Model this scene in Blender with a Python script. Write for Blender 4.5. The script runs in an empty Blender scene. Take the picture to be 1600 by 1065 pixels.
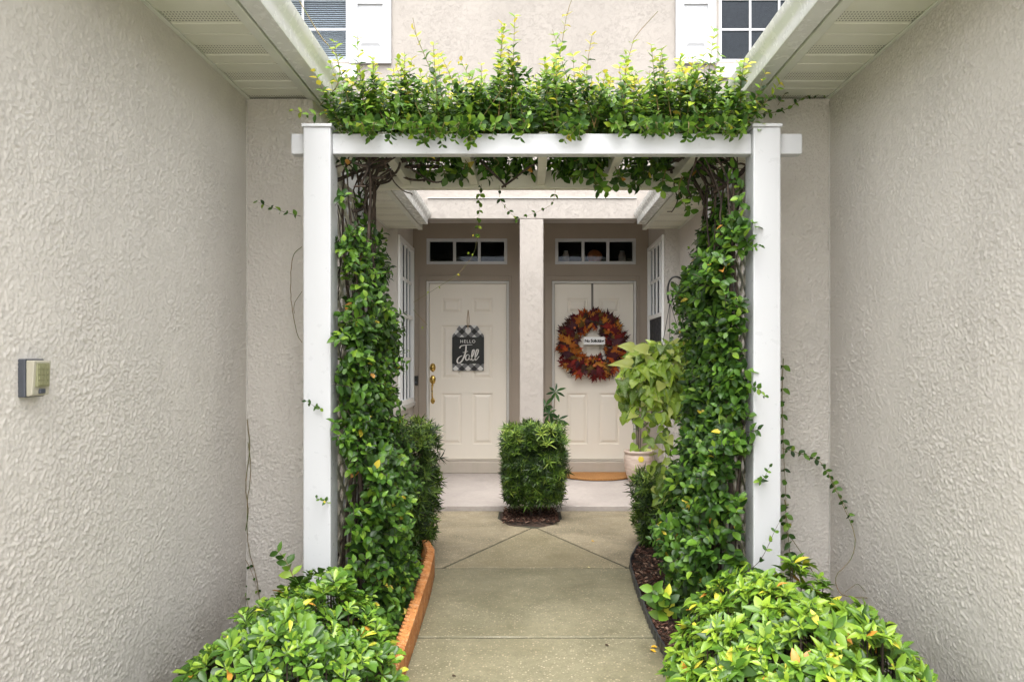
import bpy, bmesh, math, random
import numpy as np
from mathutils import Vector, Matrix, Euler, noise as mnoise
from mathutils.bvhtree import BVHTree
random.seed(7); np.random.seed(7)
R = math.radians
scene = bpy.context.scene
COL = scene.collection

# ------------------------------------------------------------------ camera
FPX, VX, VY, EYE = 1130.0, 826.0, 562.0, 1.38       # focal length and vanishing point in photo pixels
cam_d = bpy.data.cameras.new('camera'); cam = bpy.data.objects.new('camera', cam_d); COL.objects.link(cam)
cam.location = (0, 0, EYE); cam.rotation_euler = (R(90), 0, 0)
cam_d.sensor_width = 36; cam_d.lens = FPX / 1600 * 36
cam_d.shift_x = -(VX - 800) / 1600; cam_d.shift_y = (VY - 532.5) / 1600
cam_d.clip_start = 0.02; cam_d.clip_end = 600
scene.camera = cam

# ------------------------------------------------------------------ sky and sun: bright overcast
world = bpy.data.worlds.new('World'); scene.world = world; world.use_nodes = True
wn = world.node_tree; wn.nodes.clear()
SUN_EL, SUN_AZ = R(66), R(184)                      # from behind the camera, high
sky = wn.nodes.new('ShaderNodeTexSky'); sky.sky_type = 'NISHITA'; sky.sun_disc = False
sky.sun_elevation = SUN_EL; sky.sun_rotation = SUN_AZ; sky.dust_density = 4.0; sky.air_density = 1.0
hs = wn.nodes.new('ShaderNodeHueSaturation'); hs.inputs['Saturation'].default_value = 0.16
bgd = wn.nodes.new('ShaderNodeBackground'); bgd.inputs['Strength'].default_value = 0.15
wo = wn.nodes.new('ShaderNodeOutputWorld')
wn.links.new(sky.outputs[0], hs.inputs['Color']); wn.links.new(hs.outputs[0], bgd.inputs['Color'])
wn.links.new(bgd.outputs[0], wo.inputs['Surface'])
sd = bpy.data.lights.new('sun', 'SUN'); sd.energy = 0.6; sd.angle = R(45); sd.color = (1, .965, .91)
so = bpy.data.objects.new('sun', sd); COL.objects.link(so)
dirv = Vector((math.sin(SUN_AZ) * math.cos(SUN_EL), math.cos(SUN_AZ) * math.cos(SUN_EL), math.sin(SUN_EL)))
so.rotation_euler = (-dirv).to_track_quat('-Z', 'Y').to_euler(); so.location = (0, -5, 12)
scene.view_settings.view_transform = 'Standard'; scene.view_settings.look = 'None'
scene.view_settings.gamma = 1; scene.view_settings.exposure = 2.02
scene.view_settings.use_curve_mapping = False
scene.cycles.max_bounces = 10; scene.cycles.diffuse_bounces = 8; scene.cycles.transparent_max_bounces = 12

# ------------------------------------------------------------------ materials
def srgb(r, g, b):
    f = lambda c: (c / 255 / 12.92) if c / 255 <= .04045 else ((c / 255 + .055) / 1.055) ** 2.4
    return (f(r), f(g), f(b))

class NT:
    def __init__(s, name):
        s.m = bpy.data.materials.new(name); s.m.use_nodes = True; s.t = s.m.node_tree
        s.t.nodes.clear(); s.out = s.n('ShaderNodeOutputMaterial'); s.p = s.n('ShaderNodeBsdfPrincipled')
        s.l(s.p.outputs[0], s.out.inputs[0])
    def n(s, t, **k):
        o = s.t.nodes.new(t)
        for a, v in k.items(): setattr(o, a, v)
        return o
    def l(s, a, b): s.t.links.new(a, b)
    def val(s, node, i, v):
        if hasattr(v, 'links'): s.l(v, node.inputs[i])
        else: node.inputs[i].default_value = v
    def coord(s, scale=(1, 1, 1), kind='Object', rot=(0, 0, 0)):
        c = s.n('ShaderNodeTexCoord'); m = s.n('ShaderNodeMapping'); m.inputs['Scale'].default_value = scale
        m.inputs['Rotation'].default_value = rot
        s.l(c.outputs[kind], m.inputs[0]); return m.outputs[0]
    def noise(s, vec, scale, detail=3, rough=.55, dist=0):
        o = s.n('ShaderNodeTexNoise'); s.l(vec, o.inputs['Vector']); o.inputs['Scale'].default_value = scale
        o.inputs['Detail'].default_value = detail; o.inputs['Roughness'].default_value = rough
        o.inputs['Distortion'].default_value = dist; return o.outputs[0]
    def vor(s, vec, scale, feature='F1', out=0):
        o = s.n('ShaderNodeTexVoronoi', feature=feature); s.l(vec, o.inputs['Vector']); o.inputs['Scale'].default_value = scale
        return o.outputs[out]
    def ramp(s, v, a, b, c0=0., c1=1.):
        o = s.n('ShaderNodeMapRange'); s.val(o, 0, v); s.val(o, 1, a); s.val(o, 2, b); s.val(o, 3, c0); s.val(o, 4, c1); return o.outputs[0]
    def math(s, op, a, b=0., c=0.):
        o = s.n('ShaderNodeMath', operation=op); s.val(o, 0, a); s.val(o, 1, b); s.val(o, 2, c); return o.outputs[0]
    def mix(s, f, a, b):
        o = s.n('ShaderNodeMix', data_type='RGBA'); s.val(o, 0, f)
        for i, v in ((6, a), (7, b)):
            if hasattr(v, 'links'): s.l(v, o.inputs[i])
            else: o.inputs[i].default_value = (*v[:3], 1)
        return o.outputs[2]
    def base(s, c):
        if hasattr(c, 'links'): s.l(c, s.p.inputs['Base Color'])
        else: s.p.inputs['Base Color'].default_value = (*c[:3], 1)
    def bump(s, h, strength, dist, prev=None):
        o = s.n('ShaderNodeBump'); o.inputs['Strength'].default_value = strength; o.inputs['Distance'].default_value = dist
        s.l(h, o.inputs['Height'])
        if prev is not None: s.l(prev, o.inputs['Normal'])
        return o.outputs[0]
    def normal(s, b): s.l(b, s.p.inputs['Normal'])
    def rough(s, v): s.val(s.p, 'Roughness', v)
    def xyz(s, vec):
        o = s.n('ShaderNodeSeparateXYZ'); s.l(vec, o.inputs[0]); return o.outputs

def stucco(name, col, scale=1.0, relief=1.0, stretch=(1, 1, 1)):
    m = NT(name); v = m.coord(stretch)
    rot = m.coord(rot=(R(35), 0, R(5))); mp = m.n('ShaderNodeMapping'); mp.inputs['Scale'].default_value = (1 * stretch[0], .6 * stretch[1], 1.2 * stretch[2]); m.l(rot, mp.inputs[0]); sv = mp.outputs[0]
    wob = m.noise(v, 2.4, 3)
    def frag(sc, lo, hi, w, det=4):                  # short broken ridge fragments left by the trowel
        n1 = m.noise(sv, sc * scale, det, .6, .6)
        line = m.ramp(m.math('ABSOLUTE', m.math('SUBTRACT', n1, .5)), w * .35, w, 1, 0)
        return m.math('MULTIPLY', line, m.ramp(m.noise(v, sc * scale * .55, 2), lo, hi))
    amp = m.ramp(wob, .34, .66, .45, 1.0)
    f1 = frag(38, .47, .56, .030); f2 = frag(74, .46, .56, .035)
    chip = m.ramp(m.noise(sv, 105 * scale, 4, .7), .60, .66)
    fine = m.noise(v, 240, 3)
    h = m.math('ADD', m.math('MULTIPLY', m.math('MAXIMUM', f1, m.math('MULTIPLY', f2, .75)), amp), m.math('MULTIPLY', chip, m.math('MULTIPLY', amp, .6)))
    h = m.math('ADD', h, m.math('MULTIPLY', fine, .28))
    h = m.math('ADD', h, m.math('MULTIPLY', m.noise(v, 18, 3), .8))
    m.normal(m.bump(h, 1.0 * relief, .0029))
    big = m.noise(m.coord((1, 1, .45)), 1.3, 4)
    c = m.mix(m.ramp(big, .3, .7), [x * .93 for x in col], [min(1, x * 1.05) for x in col])
    c = m.mix(m.ramp(m.noise(v, 60, 3),   .35, .75, 0, .07), c, [x * .72 for x in col])
    z = m.xyz(m.coord())[2]                          # splash dirt near the soil
    dirt = m.math('MULTIPLY', m.ramp(z, .03, .35, .5, 0), m.ramp(m.noise(v, 5, 5), .35, .65))
    c = m.mix(dirt, c, (.20, .18, .13))
    m.base(c); m.rough(.88); m.p.inputs['Specular IOR Level'].default_value = .25
    return m.m

def paint(name, col, rough=.45, dirt=.12, dcol=(.32, .33, .2), bump=.15, metal=0):
    m = NT(name); v = m.coord(); st = m.coord((1, 1, .18))
    d = m.math('MULTIPLY', m.ramp(m.noise(st, 7, 5), .45, .8), dirt * 3)
    d2 = m.math('MULTIPLY', m.ramp(m.noise(v, 3, 4), .45, .75), dirt * 2)
    c = m.mix(m.math('MAXIMUM', d, d2), col, [col[i] * .5 + dcol[i] * .4 for i in range(3)])
    m.base(c); m.rough(m.ramp(m.noise(v, 25, 3), .3, .7, rough * .8, min(1, rough * 1.3)))
    m.normal(m.bump(m.noise(v, 90, 3), bump, .0015)); m.p.inputs['Metallic'].default_value = metal
    return m.m

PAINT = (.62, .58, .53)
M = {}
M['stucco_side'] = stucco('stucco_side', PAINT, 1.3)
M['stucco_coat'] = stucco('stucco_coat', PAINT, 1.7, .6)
M['stucco_front'] = stucco('stucco_front', (.385, .350, .318), .9, .7, (1, 1, 1.2))  # side-wall paint darkened in colour to even out the stronger light here
M['stucco_door_shaded'] = stucco('stucco_door_shaded', (.36, .305, .25), 1.4, .35)  # same wall paint with the porch shade put into its colour
M['caulk'] = paint('caulk', (.52, .49, .45), .6)
M['vinyl'] = paint('vinyl', (.53, .535, .55), .32, .06, (.5, .5, .4), .05)
M['vinyl_old'] = paint('vinyl_old', (.66, .64, .54), .45, .16, (.35, .33, .18))
M['trim'] = paint('trim', (.60, .585, .55), .45, .05)
M['gutter'] = paint('gutter', (.66, .67, .645), .24, .05, (.25, .32, .16), .05)
M['fascia'] = paint('fascia', (.60, .61, .54), .5, .14, (.25, .3, .16))
M['door'] = paint('door', (.80, .74, .645), .42, .03)
M['threshold'] = paint('threshold', (.45, .40, .34), .7, .15)
M['black'] = paint('black', (.007, .007, .0075), .45, .05)
M['black_plastic'] = paint('black_plastic', (.03, .033, .04), .35, .15, (.2, .18, .15))
M['keypad_plate'] = paint('keypad_plate', (.05, .055, .075), .5)
M['keypad_cover'] = paint('keypad_cover', (.42, .39, .31), .4, .15)
M['keypad_face'] = paint('keypad_face', (.24, .235, .13), .35, .2)
M['dark_room'] = paint('dark_room', (.05, .048, .045), .9)
M['blind'] = paint('blind', (.84, .85, .90), .6, .0)
M['screen'] = paint('screen', (.03, .032, .038), .7, .0)

m = NT('brass'); m.base((.62, .42, .12)); m.p.inputs['Metallic'].default_value = 1; m.rough(m.ramp(m.noise(m.coord(), 60), .3, .7, .18, .4)); M['brass'] = m.m
def soffit_mat():
    m = NT('soffit'); c = m.coord(); x, y, z = m.xyz(c)
    t = m.math('FRACT', m.math('DIVIDE', m.math('ADD', y, 30.48), .3048))
    band = m.math('MULTIPLY', m.math('GREATER_THAN', t, .36), m.math('LESS_THAN', t, .66))
    px = m.math('ABSOLUTE', m.math('SUBTRACT', m.math('FRACT', m.math('MULTIPLY', x, 78)), .5))
    py = m.math('ABSOLUTE', m.math('SUBTRACT', m.math('FRACT', m.math('MULTIPLY', y, 55)), .5))
    hole = m.math('MULTIPLY', m.math('MULTIPLY', m.math('LESS_THAN', px, .19), m.math('LESS_THAN', py, .22)), band)
    d = m.ramp(m.noise(c, 2.2, 5), .35, .7, 0, .55)
    col = m.mix(d, (.66, .66, .57), (.50, .51, .39))
    m.base(m.mix(hole, col, (.07, .07, .05))); m.rough(.55); m.normal(m.bump(hole, -.6, .002)); return m.m
M['soffit'] = soffit_mat()
def glass_mat():
    m = NT('window_glass'); m.t.nodes.remove(m.p)
    tr = m.n('ShaderNodeBsdfTransparent'); tr.inputs[0].default_value = (.82, .85, .86, 1)
    gl = m.n('ShaderNodeBsdfGlossy'); gl.inputs['Roughness'].default_value = .03; gl.inputs[0].default_value = (.62, .64, .70, 1)
    fr = m.n('ShaderNodeLayerWeight'); fr.inputs[0].default_value = .35
    f = m.ramp(fr.outputs['Fresnel'], .02, 1, .004, .6)
    mx = m.n('ShaderNodeMixShader'); m.l(f, mx.inputs[0]); m.l(tr.outputs[0], mx.inputs[1]); m.l(gl.outputs[0], mx.inputs[2]); m.l(mx.outputs[0], m.out.inputs[0])
    return m.m
M['glass'] = glass_mat()
def concrete(name, a, b, wet=.3, speck=.6):
    m = NT(name); v = m.coord()
    big = m.ramp(m.noise(v, 2.1, 6, .65, .6), .36, .62)
    c = m.mix(big, a, b)
    c = m.mix(m.ramp(m.noise(v, 24, 4), .4, .8, 0, .35), c, [x * .6 for x in a])
    o = m.n('ShaderNodeTexVoronoi'); m.l(v, o.inputs['Vector']); o.inputs['Scale'].default_value = 84
    rnd = m.xyz(o.outputs['Color'])[0]
    peb = m.math('MULTIPLY', m.math('LESS_THAN', o.outputs['Distance'], .40), m.math('GREATER_THAN', rnd, .86))
    o2 = m.n('ShaderNodeTexVoronoi'); m.l(v, o2.inputs['Vector']); o2.inputs['Scale'].default_value = 130
    r2 = m.xyz(o2.outputs['Color'])[1]
    peb2 = m.math('MULTIPLY', m.math('LESS_THAN', o2.outputs['Distance'], .45), m.math('GREATER_THAN', r2, .80))
    c = m.mix(m.math('MULTIPLY', peb2, speck * .75), c, (.46, .37, .24))
    c = m.mix(m.math('MULTIPLY', m.math('LESS_THAN', m.xyz(o2.outputs['Color'])[2], .10), speck * .6), c, (.08, .065, .05))
    c = m.mix(m.math('MULTIPLY', peb, speck), c, (.58, .48, .34))
    m.base(c); m.rough(m.ramp(m.noise(v, 2.4, 3), .35, .65, .75 - wet, .85))
    h = m.math('ADD', m.math('MULTIPLY', peb, .5), m.noise(v, 120, 4))
    m.normal(m.bump(h, .45, .003)); return m.m
M['slab_green'] = concrete('slab_green', (.150, .138, .082), (.215, .195, .122), .4, .42)
M['slab_tan'] = concrete('slab_tan', (.17, .145, .092), (.285, .24, .16), .35, .6)
M['slab_triangle'] = concrete('slab_triangle', (.185, .158, .092), (.245, .21, .13), .35, .55)
M['porch'] = concrete('porch', (.36, .32, .295), (.41, .365, .335), .2, .07)
M['driveway'] = concrete('driveway', (.34, .32, .28), (.42, .39, .34), .1, .2)
M['joint'] = paint('joint', (.03, .03, .018), .95)
m = NT('soil'); v = m.coord(); m.base(m.mix(m.ramp(m.noise(v, 30, 5), .35, .7), (.018, .012, .008), (.07, .04, .025))); m.rough(.95); m.normal(m.bump(m.noise(v, 60, 5), 1, .01)); M['soil'] = m.m
m = NT('lawn'); v = m.coord(); m.base(m.mix(m.ramp(m.noise(v, 4, 6), .35, .7), (.04, .08, .02), (.09, .13, .04))); m.rough(.95); M['lawn'] = m.m
m = NT('roof_shingles'); v = m.coord(); m.base(m.mix(m.ramp(m.noise(v, 9, 5), .3, .7), (.10, .09, .08), (.2, .18, .16))); m.rough(.95); M['roof'] = m.m
def attr_mat(name, rough=.38, trans=.22, spec=.36, noise_amt=.25, vari=None, coat=0):
    m = NT(name); a = m.n('ShaderNodeAttribute'); a.attribute_name = 'col'; v = m.coord()
    c = m.mix(m.ramp(m.noise(v, 70, 3), .35, .7, 0, noise_amt), a.outputs['Color'], (.02, .05, .01))
    if vari: c = m.mix(m.ramp(m.noise(v, 38, 3, .6, 1.5), .52, .62, 0, .8), a.outputs['Color'], vari)
    m.base(c); m.rough(rough); m.p.inputs['Specular IOR Level'].default_value = spec
    if coat: m.p.inputs['Coat Weight'].default_value = coat; m.p.inputs['Coat Roughness'].default_value = .2
    if trans:
        tr = m.n('ShaderNodeBsdfTranslucent'); g = m.n('ShaderNodeGamma'); g.inputs[1].default_value = .85
        m.l(c, g.inputs[0]); m.l(g.outputs[0], tr.inputs[0])
        mx = m.n('ShaderNodeMixShader'); mx.inputs[0].default_value = trans
        m.l(m.p.outputs[0], mx.inputs[1]); m.l(tr.outputs[0], mx.inputs[2]); m.l(mx.outputs[0], m.out.inputs[0])
    return m.m
M['leaf'] = attr_mat('leaf', .42, .28)
M['leaf_gloss'] = attr_mat('leaf_gloss', .36, .24, .42, .25)
M['needle'] = attr_mat('needle', .45, .2)
M['pothos'] = attr_mat('pothos', .35, .35, .5, 0, (.62, .66, .30))
M['dry'] = attr_mat('dry', .75, .12, .2, 0)
M['chip'] = attr_mat('chip', .8, 0, .2, 0)
m = NT('bark'); v = m.coord((1, 1, .3)); m.base(m.mix(m.ramp(m.noise(v, 60, 4), .35, .7), (.022, .015, .012), (.10, .07, .05))); m.rough(.85); m.normal(m.bump(m.noise(v, 120, 4), .6, .002)); M['bark'] = m.m
m = NT('green_stem'); v = m.coord(); m.base(m.mix(m.ramp(m.noise(v, 20, 2), .35, .7), (.10, .13, .03), (.22, .12, .05))); m.rough(.6); M['stem'] = m.m
m = NT('terracotta'); v = m.coord(); c = m.mix(m.ramp(m.noise(v, 9, 6, .65), .35, .65), (.34, .115, .025), (.52, .215, .06))
c = m.mix(m.ramp(m.noise(v, 38, 5, .7), .5, .68, 0, .6), c, (.62, .38, .2)); zt = m.xyz(v)[2]; c = m.mix(m.math('MULTIPLY', m.ramp(zt, .0, .05, .8, 0), m.ramp(m.noise(v, 14, 4), .35, .6)), c, (.07, .045, .025)); m.base(c); m.rough(.75); m.normal(m.bump(m.noise(v, 45, 6, .7), 1, .008)); M['terracotta'] = m.m
m = NT('coir'); v = m.coord(); m.base(m.mix(m.ramp(m.noise(v, 120, 4), .3, .7), (.26, .11, .03), (.50, .25, .08))); m.rough(.95); m.normal(m.bump(m.noise(v, 300, 3), 1, .006)); M['coir'] = m.m
m = NT('pot_glaze'); v = m.coord((.2, .2, 1)); m.base(m.mix(m.ramp(m.noise(v, 45, 3), .3, .7), (.48, .36, .29), (.66, .56, .48))); m.rough(.5); m.normal(m.bump(m.noise(v, 60, 2), .5, .004)); M['pot'] = m.m
m = NT('pumpkin_skin'); m.base((.55, .16, .04)); m.rough(.5); M['pumpkin'] = m.m
m = NT('rope'); m.base((.30, .19, .09)); m.rough(.9); M['rope'] = m.m
m = NT('chalk_white'); m.base((.72, .70, .66)); m.rough(.7); M['white'] = m.m
m = NT('bright_white'); m.base((.86, .86, .84)); m.rough(.5); M['bright'] = m.m
m = NT('berry'); m.base((.55, .06, .02)); m.rough(.3); M['berry'] = m.m
def plaid():
    m = NT('plaid'); c = m.coord(rot=(0, R(45), 0)); x, y, z = m.xyz(c)
    a = m.math('GREATER_THAN', m.math('FRACT', m.math('MULTIPLY', m.math('ADD', x, 20.0), 9.6)), .5)
    b = m.math('GREATER_THAN', m.math('FRACT', m.math('MULTIPLY', m.math('ADD', z, 20.02), 9.6)), .5)
    s = m.math('MULTIPLY', m.math('ADD', a, b), .5); w = m.noise(m.coord(), 400, 2)
    k = m.n('ShaderNodeValToRGB'); e = k.color_ramp; e.interpolation = 'CONSTANT'
    e.elements[0].position = 0; e.elements[0].color = (.015, .015, .015, 1); e.elements[1].position = .3; e.elements[1].color = (.16, .16, .16, 1)
    q = e.elements.new(.8); q.color = (.68, .67, .64, 1)
    m.l(s, k.inputs[0]); m.base(m.mix(m.ramp(w, .4, .7, 0, .15), k.outputs[0], (.3, .3, .3))); m.rough(.8); return m.m
M['plaid'] = plaid()
M['hanger_metal'] = paint('hanger_metal', (.16, .145, .125), .5, 0)

# ------------------------------------------------------------------ object helpers
WM = {}
def link(o, parent=None):
    COL.objects.link(o)
    if parent is not None:
        o.parent = parent; o.matrix_parent_inverse = WM[parent.name].inverted()
    WM[o.name] = Matrix.Identity(4)
    return o
def tag(o, label=None, cat=None, group=None, kind=None):
    if label: o['label'] = label
    if cat: o['category'] = cat
    if group: o['group'] = group
    if kind: o['kind'] = kind
    return o
def empty(name, loc, label=None, cat=None, group=None, kind=None):
    o = bpy.data.objects.new(name, None); COL.objects.link(o); o.location = loc; o.empty_display_size = .1
    WM[o.name] = Matrix.Translation(Vector(loc)); return tag(o, label, cat, group, kind)
class MB:
    """gathers geometry in world metres; build() links it as one object"""
    def __init__(s): s.v = []; s.f = []; s.mi = []
    def add(s, vs, fs, mi=0):
        n = len(s.v); s.v += [tuple(v) for v in vs]; s.f += [tuple(i + n for i in f) for f in fs]; s.mi += [mi] * len(fs); return s
    def box(s, x0, x1, y0, y1, z0, z1, mi=0):
        return s.add([(x0, y0, z0), (x1, y0, z0), (x1, y1, z0), (x0, y1, z0), (x0, y0, z1), (x1, y0, z1), (x1, y1, z1), (x0, y1, z1)],
                     [(0, 3, 2, 1), (4, 5, 6, 7), (0, 1, 5, 4), (1, 2, 6, 5), (2, 3, 7, 6), (3, 0, 4, 7)], mi)
    def prism_y(s, pts, y0, y1, mi=0):               # polygon in x,z extruded along y (pts counter-clockwise seen from -y)
        n = len(pts); vs = [(p[0], y0, p[1]) for p in pts] + [(p[0], y1, p[1]) for p in pts]
        return s.add(vs, [tuple(range(n)), tuple(range(2 * n - 1, n - 1, -1))] + [(i, i + n, (i + 1) % n + n, (i + 1) % n) for i in range(n)], mi)
    def prism_z(s, pts, z0, z1, mi=0):
        n = len(pts); vs = [(p[0], p[1], z0) for p in pts] + [(p[0], p[1], z1) for p in pts]
        return s.add(vs, [tuple(range(n - 1, -1, -1)), tuple(range(n, 2 * n))] + [(i, (i + 1) % n, (i + 1) % n + n, i + n) for i in range(n)], mi)
    def tube(s, pts, r, n=6, mi=0, cap=True):
        pts = [Vector(p) for p in pts]; L = len(pts); rs = r if hasattr(r, '__len__') else [r] * L
        base = len(s.v); up = Vector((0, 0, 1)); prev = None
        for i, p in enumerate(pts):
            t = (pts[min(i + 1, L - 1)] - pts[max(i - 1, 0)])
            t = t.normalized() if t.length > 1e-9 else up
            if prev is None:
                a = t.cross(up if abs(t.z) < .9 else Vector((1, 0, 0))).normalized()
            else:
                a = (prev - t * prev.dot(t)); a = a.normalized() if a.length > 1e-6 else t.orthogonal().normalized()
            prev = a; b = t.cross(a)
            for k in range(n):
                q = 2 * math.pi * k / n; s.v.append(tuple(p + (a * math.cos(q) + b * math.sin(q)) * rs[i]))
        for i in range(L - 1):
            for k in range(n):
                s.f.append((base + i * n + k, base + i * n + (k + 1) % n, base + (i + 1) * n + (k + 1) % n, base + (i + 1) * n + k)); s.mi.append(mi)
        if cap:
            s.f.append(tuple(base + k for k in range(n - 1, -1, -1))); s.mi.append(mi)
            s.f.append(tuple(base + (L - 1) * n + k for k in range(n))); s.mi.append(mi)
        return s
    def lathe(s, c, prof, n=24, mi=0, axis='z', squash=1):
        base = len(s.v)
        for r, h in prof:
            for k in range(n):
                q = 2 * math.pi * k / n; a, b = r * math.cos(q), r * math.sin(q)
                if axis == 'z': s.v.append((c[0] + a, c[1] + b * squash, c[2] + h))
                elif axis == 'y': s.v.append((c[0] + a, c[1] + h, c[2] + b * squash))
                else: s.v.append((c[0] + h, c[1] + a, c[2] + b * squash))
        for i in range(len(prof) - 1):
            for k in range(n):
                s.f.append((base + i * n + k, base + i * n + (k + 1) % n, base + (i + 1) * n + (k + 1) % n, base + (i + 1) * n + k)); s.mi.append(mi)
        return s
    def ball(s, c, r, n=10, sz=1, mi=0):
        k = 6; return s.lathe(c, [(max(1e-4, r * math.sin(math.pi * i / k)), -r * sz * math.cos(math.pi * i / k)) for i in range(k + 1)], n, mi)
    def build(s, name, mat, parent=None, bevel=0, smooth=False, solid=0, label=None):
        me = bpy.data.meshes.new(name); me.from_pydata(s.v, [], s.f)
        for mm in (mat if isinstance(mat, (list, tuple)) else [mat]): me.materials.append(M[mm])
        me.polygons.foreach_set('material_index', s.mi)
        me.validate(); me.update()
        bm = bmesh.new(); bm.from_mesh(me); bmesh.ops.recalc_face_normals(bm, faces=bm.faces); bm.to_mesh(me); bm.free()
        if smooth: me.polygons.foreach_set('use_smooth', [True] * len(me.polygons))
        o = bpy.data.objects.new(name, me); link(o, parent)
        if solid: q = o.modifiers.new('solid', 'SOLIDIFY'); q.thickness = solid; q.offset = 0
        if bevel: q = o.modifiers.new('bevel', 'BEVEL'); q.width = bevel; q.segments = 2; q.limit_method = 'ANGLE'
        if label: o['label'] = label
        return o
def bx(name, mat, parent, x0, x1, y0, y1, z0, z1, bevel=0, label=None):
    return MB().box(x0, x1, y0, y1, z0, z1).build(name, mat, parent, bevel, label=label)
def px(x, y, d): return Vector(((x - VX) * d / FPX, d, EYE - (y - VY) * d / FPX))

# ------------------------------------------------------------------ leaves
def leaf_template(L=1, W=.5, pts=((.0, .0), (.22, .72), (.5, 1.), (.78, .66), (1., .0)), fold=.25, curl=.2):
    """leaf along +y, up = +z; pts = (along, half-width fraction)"""
    v = []; f = []
    for t, w in pts: v.append((0, t * L, -curl * L * t * t))
    n = len(pts); ids = {}
    for i, (t, w) in enumerate(pts[1:-1], 1):
        for sgn in (-1, 1):
            ids[(i, sgn)] = len(v); hw = w * W / 2; v.append((sgn * hw, t * L, -curl * L * t * t + fold * hw))
    for sgn in (-1, 1):
        for i in range(n - 1):
            a = [i, i + 1]; b = [ids.get((i + 1, sgn)), ids.get((i, sgn))]
            poly = [q for q in a + b if q is not None]
            f.append(tuple(poly if sgn == -1 else poly[::-1]))
    return np.array(v, float), f
T_OVATE = leaf_template(1, .62)
T_OBOV = leaf_template(1, .46, ((0, 0), (.3, .4), (.6, .85), (.85, .9), (1, 0)), .3, .12)
T_POINT = leaf_template(1, .46, ((0, 0), (.2, .62), (.45, 1), (.75, .62), (1, 0)), .35, .22)
T_NEED = leaf_template(1, .17, ((0, 0), (.35, 1), (1, 0)), .3, .25)
T_HEART = leaf_template(1, .86, ((0, 0), (-.06, .6), (.14, .98), (.42, .95), (.75, .5), (1.05, 0)), .35, .35)
T_LANCE = leaf_template(1, .26, ((0, 0), (.25, .7), (.5, 1), (.8, .6), (1, 0)), .3, .3)

def frame(d, up):
    d = d.normalized(); x = d.cross(up)
    if x.length < 1e-4: x = d.orthogonal()
    x.normalize(); z = x.cross(d); return x, d, z

class Plant:
    """collects leaves (pos, dir, up, size, colour index)"""
    def __init__(s, template, mat, palette, leaf_name='leaf'):
        s.T = template; s.mat = mat; s.pal = palette; s.L = []; s.name = leaf_name; s.cw = [c[3] for c in palette]
    def pick(s): return random.choices(range(len(s.pal)), s.cw)[0]
    def leaf(s, p, d, up, size, ci=None):
        s.L.append((Vector(p), Vector(d), Vector(up), size, s.pick() if ci is None else ci))
    def build(s, parent, n_single=300, min_px=9):
        L = s.L; n = len(L)
        if not n: return
        tv, tf = s.T; nv = len(tv)
        mats = np.empty((n, 3, 3)); pos = np.empty((n, 3)); cols = np.empty((n, 3))
        for i, (p, d, up, size, ci) in enumerate(L):
            x, y, z = frame(d, up); mats[i, :, 0] = x * size * random.uniform(.72, 1.2); mats[i, :, 1] = y * size; mats[i, :, 2] = z * size * random.uniform(.3, 2.2)
            pos[i] = p; k = .82 + .36 * random.random(); cols[i] = [c * k for c in s.pal[ci][:3]]
        V = np.einsum('nij,vj->nvi', mats, tv) + pos[:, None, :]
        tris = [(f[0], f[j], f[j + 1]) for f in tf for j in range(1, len(f) - 1)]
        nf = len(tris)
        allv = V.reshape(-1, 3)
        polys = (np.array(tris)[None, :, :] + (np.arange(n) * nv)[:, None, None]).reshape(-1, 3)
        single = set()
        if n_single:
            bvh = BVHTree.FromPolygons(allv.tolist(), polys.tolist()); eye = Vector((0, 0, EYE)); cand = []
            mid = V.mean(axis=1)
            for i in range(n):
                c = Vector(mid[i]); D = c.y
                if D < .3: continue
                qx = VX + c.x * FPX / D; qy = VY - (c.z - EYE) * FPX / D
                if not (0 < qx < 1600 and 0 < qy < 1065): continue
                P2 = V[i][:, [0, 2]] / V[i][:, 1:2] * FPX
                a = P2.max(0) - P2.min(0); sz = max(a)
                if sz < min_px: continue
                r = bvh.ray_cast(eye, (c - eye).normalized())
                if r[0] is None or r[2] // nf != i:
                    if r[0] is None or (r[0] - c).length > .012: continue
                cand.append((a[0] * a[1], i))
            cand.sort(reverse=True); single = {i for _, i in cand[:n_single]}
        rest = np.array([i for i in range(n) if i not in single], int)
        def mk(name, Vv, cc):
            m_ = len(Vv); me = bpy.data.meshes.new(name)
            me.vertices.add(m_ * nv); me.vertices.foreach_set('co', Vv.reshape(-1).astype(np.float32))
            P = (np.array(tris)[None] + (np.arange(m_) * nv)[:, None, None]).reshape(-1)
            me.loops.add(len(P)); me.loops.foreach_set('vertex_index', P.astype(np.int32))
            me.polygons.add(len(P) // 3); me.polygons.foreach_set('loop_start', np.arange(0, len(P), 3, dtype=np.int32))
            me.update(calc_edges=True)
            me.polygons.foreach_set('use_smooth', np.ones(len(P) // 3, bool))
            at = me.color_attributes.new('col', 'FLOAT_COLOR', 'POINT')
            C4 = np.ones((m_, nv, 4), np.float32); C4[:, :, :3] = cc[:, None, :]; at.data.foreach_set('color', C4.reshape(-1))
            me.materials.append(M[s.mat]); return me
        if len(rest):
            me = mk('foliage', V[rest], cols[rest]); o = bpy.data.objects.new('foliage', me); link(o, parent); o['kind'] = 'stuff'
        if single:
            base = {}
            for i in sorted(single):
                ci = L[i][4]
                if ci not in base: base[ci] = mk(s.name, tv[None], np.array([s.pal[ci][:3]]))
                o = bpy.data.objects.new(s.name, base[ci]); COL.objects.link(o); o.parent = parent
                o.matrix_parent_inverse = WM[parent.name].inverted()
                mm = Matrix([[*mats[i][r], pos[i][r]] for r in range(3)] + [[0, 0, 0, 1]])
                o.matrix_basis = mm

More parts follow.
